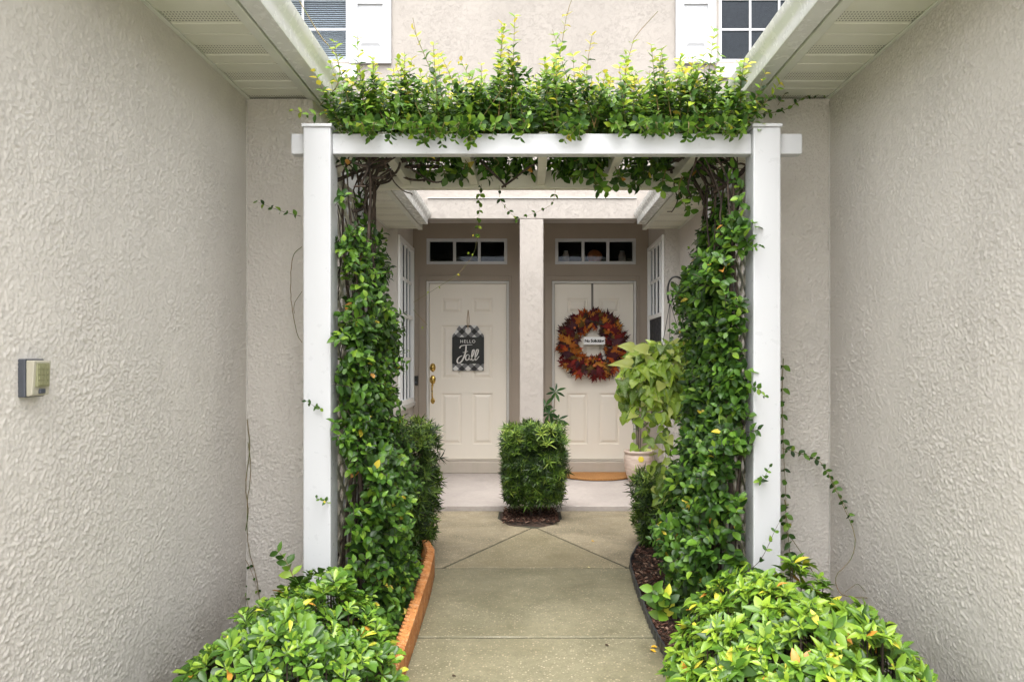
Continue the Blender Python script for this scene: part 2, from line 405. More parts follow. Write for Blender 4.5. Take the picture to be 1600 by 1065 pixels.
GR = [(.018, .050, .007, 2.8), (.036, .094, .011, 4), (.068, .158, .015, 4), (.115, .235, .022, 2.4), (.20, .33, .03, .9), (.62, .50, .05, .10), (.5, .24, .05, .03)]
GRB = [(.025, .065, .008, 2), (.045, .11, .012, 4), (.085, .19, .018, 5), (.15, .28, .025, 4), (.25, .38, .035, 1.6), (.62, .62, .06, .35), (.55, .26, .04, .12)]
GRTOP = [(.020, .056, .008, 1.5), (.042, .105, .012, 3.2), (.085, .18, .017, 4), (.16, .29, .025, 3.2), (.32, .42, .03, .5), (.66, .56, .05, .05)]
NEED = [(.014, .032, .006, 3), (.040, .085, .011, 4), (.095, .18, .02, 3), (.17, .27, .035, 1.4), (.30, .40, .06, .4)]
LIME = [(.16, .29, .02, 2), (.28, .46, .03, 4), (.42, .58, .05, 4), (.58, .64, .16, 1.8), (.09, .19, .015, 2.4)]
rv = lambda s=1: Vector((random.uniform(-s, s), random.uniform(-s, s), random.uniform(-s, s)))
def curve(ctrl, n=24, jitter=0):
    c = [Vector(p) for p in ctrl]; out = []; K = len(c) - 1
    for i in range(n + 1):
        t = i / n * K; k = min(int(t), K - 1); u = t - k
        p0, p1, p2, p3 = c[max(k - 1, 0)], c[k], c[k + 1], c[min(k + 2, K)]
        out.append(.5 * ((2 * p1) + (p2 - p0) * u + (2 * p0 - 5 * p1 + 4 * p2 - p3) * u * u + (3 * p1 - p0 - 3 * p2 + p3) * u ** 3) + rv(jitter))
    return out
def sprig(plant, mb, ctrl, spacing=.035, size=.04, r=.0016, taper=.5, tip=None, start=0., up=None, n=24, alt=False):
    pts = curve(ctrl, n); L = [0]
    for a, b in zip(pts, pts[1:]): L.append(L[-1] + (b - a).length)
    tot = L[-1]; mb.tube(pts, [r * (1 - .6 * l / tot) for l in L], 4)
    d = tot * start + spacing * .5; ph = random.uniform(0, math.pi); k = 0
    while d < tot:
        i = max(j for j in range(len(L)) if L[j] <= d); i = min(i, len(pts) - 2)
        u = (d - L[i]) / max(1e-6, L[i + 1] - L[i]); p = pts[i].lerp(pts[i + 1], u); t = (pts[i + 1] - pts[i]).normalized()
        a = t.orthogonal().normalized(); b = t.cross(a); q = ph + k * math.pi / 2 + random.uniform(-.3, .3)
        side = a * math.cos(q) + b * math.sin(q); sz = size * (1 - taper * (d / tot)) * random.uniform(.8, 1.15)
        for sg in ((1,) if alt and k % 2 else ((-1,) if alt else (1, -1))):
            ci = None
            if tip is not None and d / tot > .72: ci = random.choice(tip)
            dd = side * sg + t * .7 + rv(.2)
            plant.leaf(p, dd, (up if up is not None else t + Vector((0, -.7, 0))) + rv(.3), sz, ci)
        d += spacing * random.uniform(.8, 1.2); k += 1
    return pts

# ================================================================== SETTING
YG0, YG1 = 1.45, 7.58                                # length of the two side buildings
WL, WR = -1.48, 1.58
ZS = 2.752                                           # soffit height
g = MB().add([(-150, -150, -.07), (150, -150, -.07), (150, 150, -.07), (-150, 150, -.07)], [(0, 1, 2, 3)]).build('ground', 'lawn'); g['kind'] = 'structure'
g = bx('driveway', 'driveway', None, -7.5, 7.6, -16, YG0 - .6, -.068, -.03); g['kind'] = 'structure'

# walkway of separately poured slabs
walk = MB().box(WL + .01, WR - .01, YG0 - .5, 6.615, -.066, -.005).build('walkway', 'joint'); walk['kind'] = 'structure'
def slab(pts, mat, parent=walk, z0=-.03, z1=0.0, name='slab'):
    cx = sum(p[0] for p in pts) / len(pts); cy = sum(p[1] for p in pts) / len(pts); bm = bmesh.new()
    top = [bm.verts.new((p[0], p[1], z1)) for p in pts]; f = bm.faces.new(top)
    e = bmesh.ops.extrude_face_region(bm, geom=[f]); vs = [v for v in e['geom'] if isinstance(v, bmesh.types.BMVert)]
    for v_ in vs: v_.co.z = z0
    bmesh.ops.recalc_face_normals(bm, faces=bm.faces)
    me = bpy.data.meshes.new(name); bm.to_mesh(me); bm.free(); me.materials.append(M[mat])
    o = bpy.data.objects.new(name, me); link(o, parent); q = o.modifiers.new('bevel', 'BEVEL'); q.width = .0025; q.segments = 1; q.limit_method = 'ANGLE'; return o
XL, XR = -.575, .665; J = .009
slab([(XL, .96), (XR, .96), (XR, 2.4 - J), (XL, 2.4 - J)], 'slab_green')
slab([(XL, 2.4 + J), (XR, 2.4 + J), (XR, 3.6 - J), (XL, 3.6 - J)], 'slab_green')
slab([(XL - .005, 3.6 + J), (XR, 3.6 + J), (XR, 4.8 - J), (XL - .05, 4.8 - J)], 'slab_green')
AP = (.045, 5.95)
slab([(XL + .02, 4.8 + J), (XR - .02, 4.8 + J), (AP[0] + .02, AP[1] - .02), (AP[0] - .02, AP[1] - .02)], 'slab_triangle')
slab([(XL - .07, 4.8 + J), (XL, 4.8 + J * 2), (AP[0] - .03, AP[1] - .005), (-.16, 6.03), (-.27, 6.3), (-.27, 6.61), (WL + .01, 6.61), (WL + .01, 5.55), (-.9, 5.4), (-.75, 5.05)], 'slab_tan')
slab([(XR, 4.8 + J * 2), (.74, 5.15), (.9, 5.5), (WR - .01, 5.6), (WR - .01, 6.61), (.29, 6.61), (.29, 6.3), (.2, 6.05), (AP[0] + .03, AP[1] - .005)], 'slab_tan')
# porch floor
p = bx('porch_floor', 'porch', None, -1.375, 1.425, 6.62, 8.86, -.066, .044, .006); p['kind'] = 'structure'

# planting beds: uneven soil sheets with mulch chips lying on them
def bed(name, poly_l, poly_r, y0, y1, zc, label):
    mb = MB(); nx, ny = 14, int((y1 - y0) / .07); vs = []
    for j in range(ny + 1):
        y = y0 + (y1 - y0) * j / ny
        for i in range(nx + 1):
            a, b = poly_l(y), poly_r(y); x = a + (b - a) * i / nx
            e = min(i, nx - i, j, ny - j)
            vs.append((x, y, zc - (.03 if e == 0 else 0) + .018 * mnoise.noise((x * 5, y * 5, 1)) + .008 * mnoise.noise((x * 19, y * 19, 4))))
    fs = [(j * (nx + 1) + i, j * (nx + 1) + i + 1, (j + 1) * (nx + 1) + i + 1, (j + 1) * (nx + 1) + i) for j in range(ny) for i in range(nx)]
    o = mb.add(vs, fs).build(name, 'soil', smooth=True); o['kind'] = 'structure'; return o
def lin(y, pts):
    for (a, va), (b, vb) in zip(pts, pts[1:]):
        if y <= b: return va + (vb - va) * max(0, (y - a)) / (b - a)
    return pts[-1][1]
LE = [(1.0, -.50), (3.1, -.515), (4.0, -.55), (4.7, -.60), (5.1, -.66), (5.5, -.9)]
RE = [(1.0, .64), (3.1, .635), (3.6, .622), (4.3, .635), (4.8, .675), (5.1, .75), (5.35, .86), (5.55, 1.0)]
bed('planting_bed', lambda y: WL + .005, lambda y: lin(y, LE) - .03, YG0, 5.5, .03, '')
bed('planting_bed', lambda y: lin(y, RE) + .008, lambda y: WR - .005, YG0, 5.55, .025, '')
bed('planting_bed', lambda y: lin(y, [(6.0, -.10), (6.1, -.21), (6.3, -.268), (6.6, -.268)]), lambda y: lin(y, [(6.0, .18), (6.1, .23), (6.3, .288), (6.6, .288)]), 6.0, 6.605, .015, '')
def chips(name, n, fn, zf, label):
    vs = []; fs = []; cols = []
    for k in range(n):
        x, y = fn(); z = zf + random.uniform(0, .018); l = random.uniform(.012, .038); w = random.uniform(.005, .013); h = random.uniform(.002, .006)
        E = Euler((random.gauss(0, .35), random.gauss(0, .35), random.uniform(0, 6.3))).to_matrix(); b = len(vs)
        for c in ((-1, -1, -1), (1, -1, -1), (.9, 1, -1), (-.8, .9, -1), (-1, -1, 1), (.9, -.8, 1), (1, .9, 1), (-.9, 1, 1)):
            vs.append(tuple(Vector((x, y, z)) + E @ Vector((c[0] * l / 2, c[1] * w / 2, c[2] * h / 2))))
        fs += [tuple(b + i for i in f) for f in ((0, 3, 2, 1), (4, 5, 6, 7), (0, 1, 5, 4), (1, 2, 6, 5), (2, 3, 7, 6), (3, 0, 4, 7))]
        c = random.choice([(.07, .032, .02), (.09, .042, .028), (.035, .018, .012), (.045, .022, .016), (.12, .065, .045), (.22, .14, .10), (.02, .012, .009), (.03, .018, .013)]); cols += [(*c, 1)] * 8
    me = bpy.data.meshes.new(name); me.from_pydata(vs, [], fs); at = me.color_attributes.new('col', 'FLOAT_COLOR', 'POINT')
    at.data.foreach_set('color', np.array(cols, np.float32).reshape(-1)); me.materials.append(M['chip'])
    o = bpy.data.objects.new(name, me); link(o); return tag(o, label, 'mulch', None, 'stuff')
def fR():
    y = random.uniform(2.0, 5.5); a = lin(y, RE) + .015; return a + random.random() ** 1.5 * .6, y
def fL():
    y = random.uniform(2.0, 5.4); return lin(y, LE) - .05 - random.random() ** 1.2 * .75, y
chips('bark_mulch', 4200, fR, .035, 'reddish brown bark mulch along the black edging right of the path')
chips('bark_mulch', 2600, fL, .04, 'dark bark mulch behind the terracotta edging left of the path')
chips('bark_mulch', 900, lambda: (random.uniform(-.22, .25), random.uniform(6.03, 6.58)), .025, 'dark mulch in the small square bed under the central shrub')

# ================================================================== SIDE BUILDINGS
def side_building(sgn, wall_x, label):
    b = empty('side_building', (wall_x, 0, 0), label, 'building', 'stucco wings along the walkway')
    ox = wall_x + sgn * 6
    lo, hi = sorted((wall_x, wall_x + sgn * .2))
    inner = wall_x - sgn * .35                       # end of the short wall under the eave
    wb = MB(); wb.box(lo, hi, YG0, YG1, -.07, ZS + .12)
    a, c = sorted((wall_x + sgn * .2, ox)); wb.box(a, c, YG0, YG0 + .2, -.07, ZS + .12)
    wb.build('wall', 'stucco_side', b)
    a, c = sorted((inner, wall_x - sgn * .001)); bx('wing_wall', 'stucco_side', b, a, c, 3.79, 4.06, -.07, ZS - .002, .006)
    bead = MB(); zz = [i * .07 for i in range(40)]
    bead.tube([(wall_x - sgn * (.004 + .003 * mnoise.noise((z * 9, sgn, 0))), 3.786 + .002 * mnoise.noise((z * 13, 3, sgn)), z) for z in zz if z < ZS], [.006 + .0025 * mnoise.noise((z * 17, 0, sgn)) for z in zz if z < ZS], 6)
    bead.build('corner_bead', 'caulk', b, smooth=True)
    # soffit of separate vented panels
    so_in, so_out = wall_x - sgn * .002, (-1.160 if sgn < 0 else 1.238)
    backing = sorted((so_in, so_out)); sf = bx('soffit', 'fascia', b, backing[0], backing[1], YG0, YG1, ZS + .02, ZS + .035)
    y = math.floor(YG0 / .3048) * .3048 + .3048
    while y + .3048 < YG1 + .05:
        y2 = min(y + .3048, YG1); e = .006
        mb = MB(); a, c = backing
        pr = [(y + .0015, ZS + .012), (y + e, ZS), (y + .1, ZS), (y + .1 + e, ZS + .004), (y + .21, ZS + .004), (y + .21 + e, ZS), (y2 - e, ZS), (y2 - .0015, ZS + .012), (y2 - .0015, ZS + .018), (y + .0015, ZS + .018)]
        n = len(pr); vs = [(a, q[0], q[1]) for q in pr] + [(c, q[0], q[1]) for q in pr]
        mb.add(vs, [tuple(range(n)), tuple(range(2 * n - 1, n - 1, -1))] + [(i, i + n, (i + 1) % n + n, (i + 1) % n) for i in range(n)])
        mb.build('panel', 'soffit', sf); y += .3048
    # wall channel along the soffit
    a, c = sorted((wall_x - sgn * .003, wall_x - sgn * .022)); bx('channel', 'fascia', b, a, c, YG0, YG1, ZS - .008, ZS - .0005, .002)
    fx0, fx1 = (-1.158, -1.112) if sgn < 0 else (1.19, 1.236)
    bx('fascia', 'fascia', b, fx0, fx1, YG0 - .02, YG1, ZS - .012, ZS + .17, .003)
    # gutter, ogee profile
    s = -sgn; g0 = (-1.104 if sgn < 0 else 1.182)
    prof = [(0, .130), (0, -.004), (.082, -.006), (.086, .004), (.084, .030), (.092, .052), (.106, .070), (.116, .090), (.118, .114), (.108, .116), (.108, .108)]
    gm = MB(); base = []
    ys = [YG0 - .05, YG1 - .28]
    vs = [(g0 + s * q[0], yy, ZS + q[1]) for yy in ys for q in prof]; n = len(prof)
    gm.add(vs, [(i, i + 1, i + 1 + n, i + n) for i in range(n - 1)])
    gt = gm.build('gutter', 'gutter', b, solid=.0016)
    gt.data.polygons.foreach_set('use_smooth', [True] * len(gt.data.polygons))
    q = gt.modifiers.new('es', 'EDGE_SPLIT'); q.split_angle = R(40)
    for yy in ys:
        e = MB(); pr = [(g0 + s * q[0], ZS + q[1]) for q in prof[1:9]] + [(g0, ZS + .114)]; e.prism_y(pr, yy - .001, yy + .001); e.build('end_cap', 'gutter', gt)
    yy = 1.55
    while yy < 6.9:                                  # hidden-hanger screw heads on the face
        e = MB(); e.lathe((g0 + s * .1175, yy, ZS + .098), [(.0001, s * .003), (.004, s * .002), (.006, 0)], 8, axis='x'); e.build('screw', 'gutter', gt); yy += .62
    # roof
    rx0 = g0 - s * .0 + s * .03; rm = MB()
    z0 = ZS + .15; rise = .42
    pr = [(rx0, z0), (rx0, z0 + .02), (wall_x + sgn * 5.5, z0 + .02 + rise * 5.5), (wall_x + sgn * 5.5, z0 + rise * 5.5)]
    rm.prism_y(pr, YG0 - .3, YG1 + .4 if False else 7.3); rm.build('roof', 'roof', b)
    return b
def relief_field(nu, nv, du, dv, seed, gain=1.):
    """hand-trowelled knockdown relief in metres on an nu x nv grid"""
    rs = np.random.RandomState(seed); fu = np.fft.fftfreq(nu, du)[:, None]; fv = np.fft.fftfreq(nv, dv)[None, :]
    def band(lo, hi, ang=0, an=1):
        a = math.radians(ang); p = fu * math.cos(a) + fv * math.sin(a); q_ = (-fu * math.sin(a) + fv * math.cos(a)) / an
        f = np.sqrt(p * p * an + q_ * q_); w = np.exp(-(f / hi) ** 2) * (1 - np.exp(-(f / lo) ** 4))
        n = np.real(np.fft.ifft2(np.fft.fft2(rs.randn(nu, nv)) * w)); return n / n.std()
    A = band(17, 92, 60, 1.2); B = band(17, 92, 118, 1.15); m_ = 1 / (1 + np.exp(-band(.3, 2.6) * 3)); C = A * m_ + B * (1 - m_); C /= C.std()
    D = band(45, 105); E = band(10, 34); amp = 1.0 + .25 * np.clip(band(.5, 3), -1.5, 1.5)
    t = .35 + .35 * E; rid = np.clip(C - t, 0, .42) / .42; rid = rid * (.75 + .25 * np.clip(band(6, 30), -1, 1))
    sml = np.clip(D - .7, 0, .6) / .6
    return .0006 + gain * (.0028 * amp * rid + .0018 * amp * sml * (1 - .6 * rid)) + .0012 * (band(.8, 5) + 3) / 3
def coat(parent, origin, U, V, N, lu, lv, seed, step=.0044, gain=1.):
    nu, nv = int(lu / step) + 1, int(lv / step) + 1; H = relief_field(nu, nv, step, step, seed, gain)
    u = (np.arange(nu) * lu / (nu - 1))[:, None, None]; w = (np.arange(nv) * lv / (nv - 1))[None, :, None]
    P = np.array(origin) + u * np.array(U) + w * np.array(V) + H[:, :, None] * np.array(N)
    me = bpy.data.meshes.new('stucco_coat'); me.vertices.add(nu * nv); me.vertices.foreach_set('co', P.reshape(-1).astype(np.float32))
    i = np.arange(nu - 1)[:, None] * nv + np.arange(nv - 1)[None, :]; F = np.stack([i, i + nv, i + nv + 1, i + 1], -1).reshape(-1)
    me.loops.add(len(F)); me.loops.foreach_set('vertex_index', F.astype(np.int32)); me.polygons.add(len(F) // 4)
    me.polygons.foreach_set('loop_start', np.arange(0, len(F), 4, dtype=np.int32)); me.update(calc_edges=True)
    me.polygons.foreach_set('use_smooth', np.ones(len(F) // 4, bool)); me.materials.append(M['stucco_coat'])
    o = bpy.data.objects.new('stucco_coat', me); return link(o, parent)
bl = side_building(-1, WL, 'left stucco wing with vented soffit, white gutter and wall keypad')
br = side_building(1, WR, 'right stucco wing with white gutter, its bare wall filling the right edge')
for b_, wx, sg_ in ((bl, WL, -1), (br, WR, 1)):
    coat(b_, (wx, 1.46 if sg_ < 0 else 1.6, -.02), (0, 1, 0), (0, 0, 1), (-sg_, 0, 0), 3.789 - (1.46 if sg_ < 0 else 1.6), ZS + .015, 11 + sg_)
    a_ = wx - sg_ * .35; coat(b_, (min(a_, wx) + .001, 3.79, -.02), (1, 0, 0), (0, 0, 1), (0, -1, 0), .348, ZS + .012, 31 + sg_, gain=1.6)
# far ends of the wings: the window walls beside the porch
def window(parent, x0, x1, z0, z1, y, cols, rows, name='window', depth=.05, frame_w=.035, bar=.014, mat='vinyl', screen_below=None, plane='y', face=1, rail=None, label=None):
    """plane 'y': window lies in x,z at y, front towards -y. plane 'x': lies in y,z at x=y-arg, x0,x1 are y-extents, face = room side sign"""
    def box(mb, a0, a1, c0, c1, d0, d1):
        if plane == 'y': mb.box(a0, a1, y + c0, y + c1, d0, d1)
        else:
            q = sorted((y + face * c0, y + face * c1)); mb.box(q[0], q[1], a0, a1, d0, d1)
    f = MB(); fw = frame_w
    box(f, x0, x0 + fw, -.02, depth, z0, z1); box(f, x1 - fw, x1, -.02, depth, z0, z1)
    box(f, x0 + fw, x1 - fw, -.018, depth, z1 - fw, z1); box(f, x0 + fw, x1 - fw, -.018, depth, z0, z0 + fw)
    if rail: box(f, x0 + fw, x1 - fw, -.012, depth - .004, rail - .022, rail + .022)
    w = f.build(name, mat, parent, .002, label=label)
    zs = [z0 + fw, z1 - fw] if not rail else [z0 + fw, rail - .022, rail + .022, z1 - fw]
    for k in range(0, len(zs), 2):
        za, zb = zs[k], zs[k + 1]; rr = rows if not rail else rows[k // 2]
        if rr:
            for i in range(1, cols):
                mb = MB(); xx = x0 + fw + (x1 - x0 - 2 * fw) * i / cols; box(mb, xx - bar / 2, xx + bar / 2, 0, .016, za, zb); mb.build('muntin', mat, w)
            for j in range(1, rr):
                mb = MB(); zz = za + (zb - za) * j / rr; box(mb, x0 + fw, x1 - fw, .002, .014, zz - bar / 2, zz + bar / 2); mb.build('muntin', mat, w)
        mb = MB(); box(mb, x0 + fw - .004, x1 - fw + .004, .02, .024, za - .003, zb + .003); mb.build('pane', 'glass', w)
        if rr == 0:
            mb = MB(); box(mb, x0 + fw, x1 - fw, .004, .006, za, zb); mb.build('screen', 'screen', w)
    return w

# ================================================================== FRONT HOUSE
YD = 8.63                                            # door wall
fh = empty('porch_house', (.03, YD, 0), 'cream stucco house with two entry doors behind the central column', 'house')
def wall_with_holes(x0, x1, z0, z1, y0, y1, holes, mat, name, parent, bev=0):
    xs = sorted({x0, x1, *[h[0] for h in holes], *[h[1] for h in holes]}); zs = sorted({z0, z1, *[h[2] for h in holes], *[h[3] for h in holes]})
    nx, nz = len(xs), len(zs); vs = [(x, y, z) for y in (y0, y1) for z in zs for x in xs]; fs = []
    solid = {}
    for j in range(nz - 1):
        for i in range(nx - 1):
            cx, cz = (xs[i] + xs[i + 1]) / 2, (zs[j] + zs[j + 1]) / 2
            solid[(i, j)] = not any(h[0] < cx < h[1] and h[2] < cz < h[3] for h in holes)
    o = nx * nz; idx = lambda i, j, k: k * o + j * nx + i
    for (i, j), ok in solid.items():
        if not ok: continue
        fs.append((idx(i, j, 0), idx(i + 1, j, 0), idx(i + 1, j + 1, 0), idx(i, j + 1, 0)))
        fs.append((idx(i, j, 1), idx(i, j + 1, 1), idx(i + 1, j + 1, 1), idx(i + 1, j, 1)))
        if not solid.get((i - 1, j)): fs.append((idx(i, j, 0), idx(i, j + 1, 0), idx(i, j + 1, 1), idx(i, j, 1)))
        if not solid.get((i + 1, j)): fs.append((idx(i + 1, j, 0), idx(i + 1, j, 1), idx(i + 1, j + 1, 1), idx(i + 1, j + 1, 0)))
        if not solid.get((i, j - 1)): fs.append((idx(i, j, 0), idx(i, j, 1), idx(i + 1, j, 1), idx(i + 1, j, 0)))
        if not solid.get((i, j + 1)): fs.append((idx(i, j + 1, 0), idx(i + 1, j + 1, 0), idx(i + 1, j + 1, 1), idx(i, j + 1, 1)))
    return MB().add(vs, fs).build(name, mat, parent, bev)
DL = (-1.188, -.262); DR = (.308, 1.252); DZ0, DZ1 = .189, 2.292
TL = (-1.215, -.255); TR = (.315, 1.275); TZ0, TZ1 = 2.515, 2.823
PLX, PRX = -1.375, 1.425
wall_with_holes(PLX, PRX, .0, 3.05, YD - .03, YD + .17, [(DL[0] - .03, DL[1] + .03, -1, DZ1 + .03), (DR[0] - .03, DR[1] + .03, -1, DZ1 + .03), (TL[0], TL[1], TZ0, TZ1), (TR[0], TR[1], TZ0, TZ1)], 'stucco_door_shaded', 'wall', fh)
# raised stucco band round each door
for d in (DL, DR):
    mb = MB(); x0, x1 = d[0] - .115, d[1] + .06; zt = DZ1 + .085
    mb.box(x0, d[0] - .03, YD - .048, YD - .0302, .045, zt); mb.box(d[1] + .03, x1, YD - .048, YD - .0302, .045, zt); mb.box(d[0] - .03, d[1] + .03, YD - .048, YD - .0302, DZ1 + .03, zt)
    mb.build('door_surround', 'stucco_door_shaded', fh, .004)
# sill step
bx('sill', 'threshold', fh, PLX + .002, PRX - .002, YD - .12, YD - .0492, .0445, .182, .008)
def door(d, parent, label):
    x0, x1 = d; W = x1 - x0; y = YD + .03
    fr = MB(); fr.box(x0 - .029, x0, y - .05, y + .06, DZ0 - .003, DZ1 + .028); fr.box(x1, x1 + .029, y - .05, y + .06, DZ0 - .003, DZ1 + .028); fr.box(x0 + .0005, x1 - .0005, y - .05, y + .06, DZ1, DZ1 + .028)
    fr.build('door_frame', 'trim', parent, .003)
    panels = []
    for (a, b) in ((.17, .43), (.57, .83)):
        for (c, e) in ((1.785, 1.945), (.995, 1.64), (.17, .83)):
            pass
    H = DZ1 - DZ0
    zr = [(.19, .79), (.97, 1.60), (1.755, 1.925)]; xr = [(.125 * 1.0 + .045, .415), (.56, .81)]
    holes = [(x0 + W * a, x0 + W * b, DZ0 + c, DZ0 + e) for a, b in ((.165, .415), (.565, .815)) for c, e in zr]
    dd = wall_with_holes(x0 + .003, x1 - .003, DZ0 + .006, DZ1 - .003, y - .02, y + .02, holes, 'door', 'door', parent, .0035)
    if label: dd['label'] = label
    for h in holes:
        mb = MB(); a0, a1, c0, c1 = h
        rings = [(0, y - .004), (.016, y - .004), (.042, y - .0155), ]
        vs = []
        for ins, yy in rings: vs += [(a0 + ins, yy, c0 + ins), (a1 - ins, yy, c0 + ins), (a1 - ins, yy, c1 - ins), (a0 + ins, yy, c1 - ins)]
        fs = [(r * 4 + k, r * 4 + (k + 1) % 4, r * 4 + 4 + (k + 1) % 4, r * 4 + 4 + k) for r in (0, 1) for k in range(4)] + [(8, 9, 10, 11)]
        mb.add(vs, fs).build('panel', 'door', dd)
    bx('threshold', 'threshold', dd, x0 + .001, x1 - .001, YD - .047, y + .03, .1825, DZ0 + .003, .002)
    return dd
dl = door(DL, fh, 'left cream door with brass handle'); drr = door(DR, fh, 'right cream door behind the wreath')
def transom(t):
    f = MB(); x0, x1 = t; fw = .04
    y = YD
    w = window(fh, x0 + .001, x1 - .001, TZ0 + .001, TZ1 - .001, YD - .01, 1, 1, 'transom_window', .06, .035)
    inn0, inn1 = x0 + .036, x1 - .036
    for k in (1, 2):
        xx = inn0 + (inn1 - inn0) * k / 3; bx('mullion', 'vinyl', w, xx - .017, xx + .017, YD - .022, YD + .008, TZ0 + .036, TZ1 - .036, .002)
transom(TL); transom(TR)
# rooms behind the glass: back wall and closed sides so the glass looks into a dark interior
mb = MB(); mb.box(-5.5, 5.6, 12.0, 12.2, -.07, 6.2); mb.box(PLX - 2.2, PLX - 2.0, YD + .17, 12, 0, 6.2); mb.box(PRX + 2.0, PRX + 2.2, YD + .17, 12, 0, 6.2); mb.box(PLX - 2.0, PRX + 2.0, YD + .171, 12, -.06, 0.0)
mb.build('inner_room', 'dark_room', fh)
bx('inner_floor', 'dark_room', fh, PLX - 2, PRX + 2, 7.62, 12, 3.06, 3.2)
# side returns of the porch with tall windows
def side_return(sgn, xw, xo, low_screen):
    zt = 3.05; y0, y1 = YG1 + .002, YD - .031; wy0, wy1, wz0, wz1 = 7.62, 8.575, .89, 2.70
    a, c = sorted((xw, xw + sgn * .18)); mb = MB()
    mb.box(a, c, y0, wy0, -.06, zt); mb.box(a, c, wy1, y1 - .001, -.06, zt); mb.box(a, c, wy0, wy1, -.06, wz0); mb.box(a, c, wy0, wy1, wz1, zt)
    a2, c2 = sorted((xw + sgn * .18, xw + sgn * 2.0)); mb.box(a2, c2, y0, y0 + .15, -.06, zt)
    mb.build('side_wall', 'stucco_side', fh)
    window(fh, wy0 + .001, wy1 - .001, wz0, wz1, xw, 4, (0 if low_screen else 2, 2), 'side_window', .05, .045, .034, 'bright', plane='x', face=sgn, rail=1.87)
    q = sorted((xw - sgn * .03, xw - sgn * .001)); bx('window_sill', 'trim', fh, q[0], q[1], wy0 - .03, wy1 + .02, wz0 - .05, wz0 - .001, .004)
    q = sorted((xw + sgn * 2.0, xw + sgn * 2.1)); bx('inner_wall', 'dark_room', fh, q[0], q[1], y0, 12, 0, 3.05)
side_return(-1, PLX, None, False); side_return(1, PRX, None, True)
# header beam and column
YH = 7.30
hx0, hx1 = -1.03, 1.10
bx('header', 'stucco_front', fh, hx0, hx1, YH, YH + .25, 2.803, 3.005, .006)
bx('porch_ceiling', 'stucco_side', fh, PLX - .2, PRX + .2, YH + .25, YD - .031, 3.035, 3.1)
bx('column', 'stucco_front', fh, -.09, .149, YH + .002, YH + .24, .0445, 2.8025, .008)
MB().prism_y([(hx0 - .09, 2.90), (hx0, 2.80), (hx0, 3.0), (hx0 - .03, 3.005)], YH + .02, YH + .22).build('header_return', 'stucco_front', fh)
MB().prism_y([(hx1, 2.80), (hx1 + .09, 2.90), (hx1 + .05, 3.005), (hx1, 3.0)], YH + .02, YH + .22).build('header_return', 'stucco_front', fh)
bx('ledge', 'caulk', fh, hx0 + .01, hx1 - .01, YH - .012, YH + .08, 3.0055, 3.014, .003)
# upper storey wall with windows
YU = 7.36
s_ = FPX / YU
uz0 = EYE + (VY - 97) / s_
UL = ((545 - VX) / s_ - .95, (545 - VX) / s_); UR = ((1123 - VX) / s_, (1123 - VX) / s_ + .95)
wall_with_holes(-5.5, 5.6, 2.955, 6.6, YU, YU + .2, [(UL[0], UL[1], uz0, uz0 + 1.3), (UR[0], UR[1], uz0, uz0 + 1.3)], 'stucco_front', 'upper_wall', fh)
bx('lower_wall', 'stucco_side', fh, -5.5, -1.7, 7.6, 7.8, -.06, 2.953); bx('lower_wall', 'stucco_side', fh, 1.8, 5.6, 7.6, 7.8, -.06, 2.953)
bx('main_roof', 'roof', fh, -5.9, 6.0, 6.85, 12.5, 6.62, 6.8)
def shutter(x0, x1, z0, z1):
    y0 = YU - .035; holes = [(x0 + .085, x1 - .085, z0 + .16, z0 + .60), (x0 + .085, x1 - .085, z0 + .72, z1 - .12)]
    s = wall_with_holes(x0, x1, z0, z1, y0, YU - .004, holes, 'vinyl', 'shutter', fh, .003)
    for a0, a1, c0, c1 in holes:
        mb = MB(); rings = [(0, y0 + .02), (.02, y0 + .02), (.045, y0 + .006)]; vs = []
        for ins, yy in rings: vs += [(a0 + ins, yy, c0 + ins), (a1 - ins, yy, c0 + ins), (a1 - ins, yy, c1 - ins), (a0 + ins, yy, c1 - ins)]
        mb.add(vs, [(r * 4 + k, r * 4 + (k + 1) % 4, r * 4 + 4 + (k + 1) % 4, r * 4 + 4 + k) for r in (0, 1) for k in range(4)] + [(8, 9, 10, 11)]).build('raised_panel', 'vinyl', s)
sz = EYE + (VY - 101) / s_
shutter((546 - VX) / s_ + .004, (612 - VX) / s_, sz, sz + 1.34)
shutter((1055 - VX) / s_, (1118 - VX) / s_, sz, sz + 1.34)
for (a, b), nm in ((UL, 'l'), (UR, 'r')):
    w = window(fh, a + .001, b - .001, uz0 + .001, uz0 + 1.299, YU + .02, 3 if nm == 'r' else 2, 4, 'upper_window', .06, .03, .022)
    q0, q1 = (a - .05, b + .09) if nm == 'l' else (a - .03, b + .05)
    bx('window_sill', 'trim', fh, q0, q1, YU - .03, YU - .001, uz0 - .17, uz0 - .032, .004)
    if nm == 'l':
        mb = MB(); z = uz0 + .04
        while z < uz0 + 1.27:
            mb.add([(a + .035, YU + .075, z), (b - .035, YU + .075, z), (b - .035, YU + .10, z + .023), (a + .035, YU + .10, z + .023)], [(0, 1, 2, 3)]); z += .021
        o = mb.build('window_blind', 'blind', w, solid=.001)
    else:
        bx('dark_backing', 'screen', w, a + .02, b - .02, YU + .20, YU + .205, uz0, uz0 + 1.3)  # plain dark sheet closing the back of the window opening

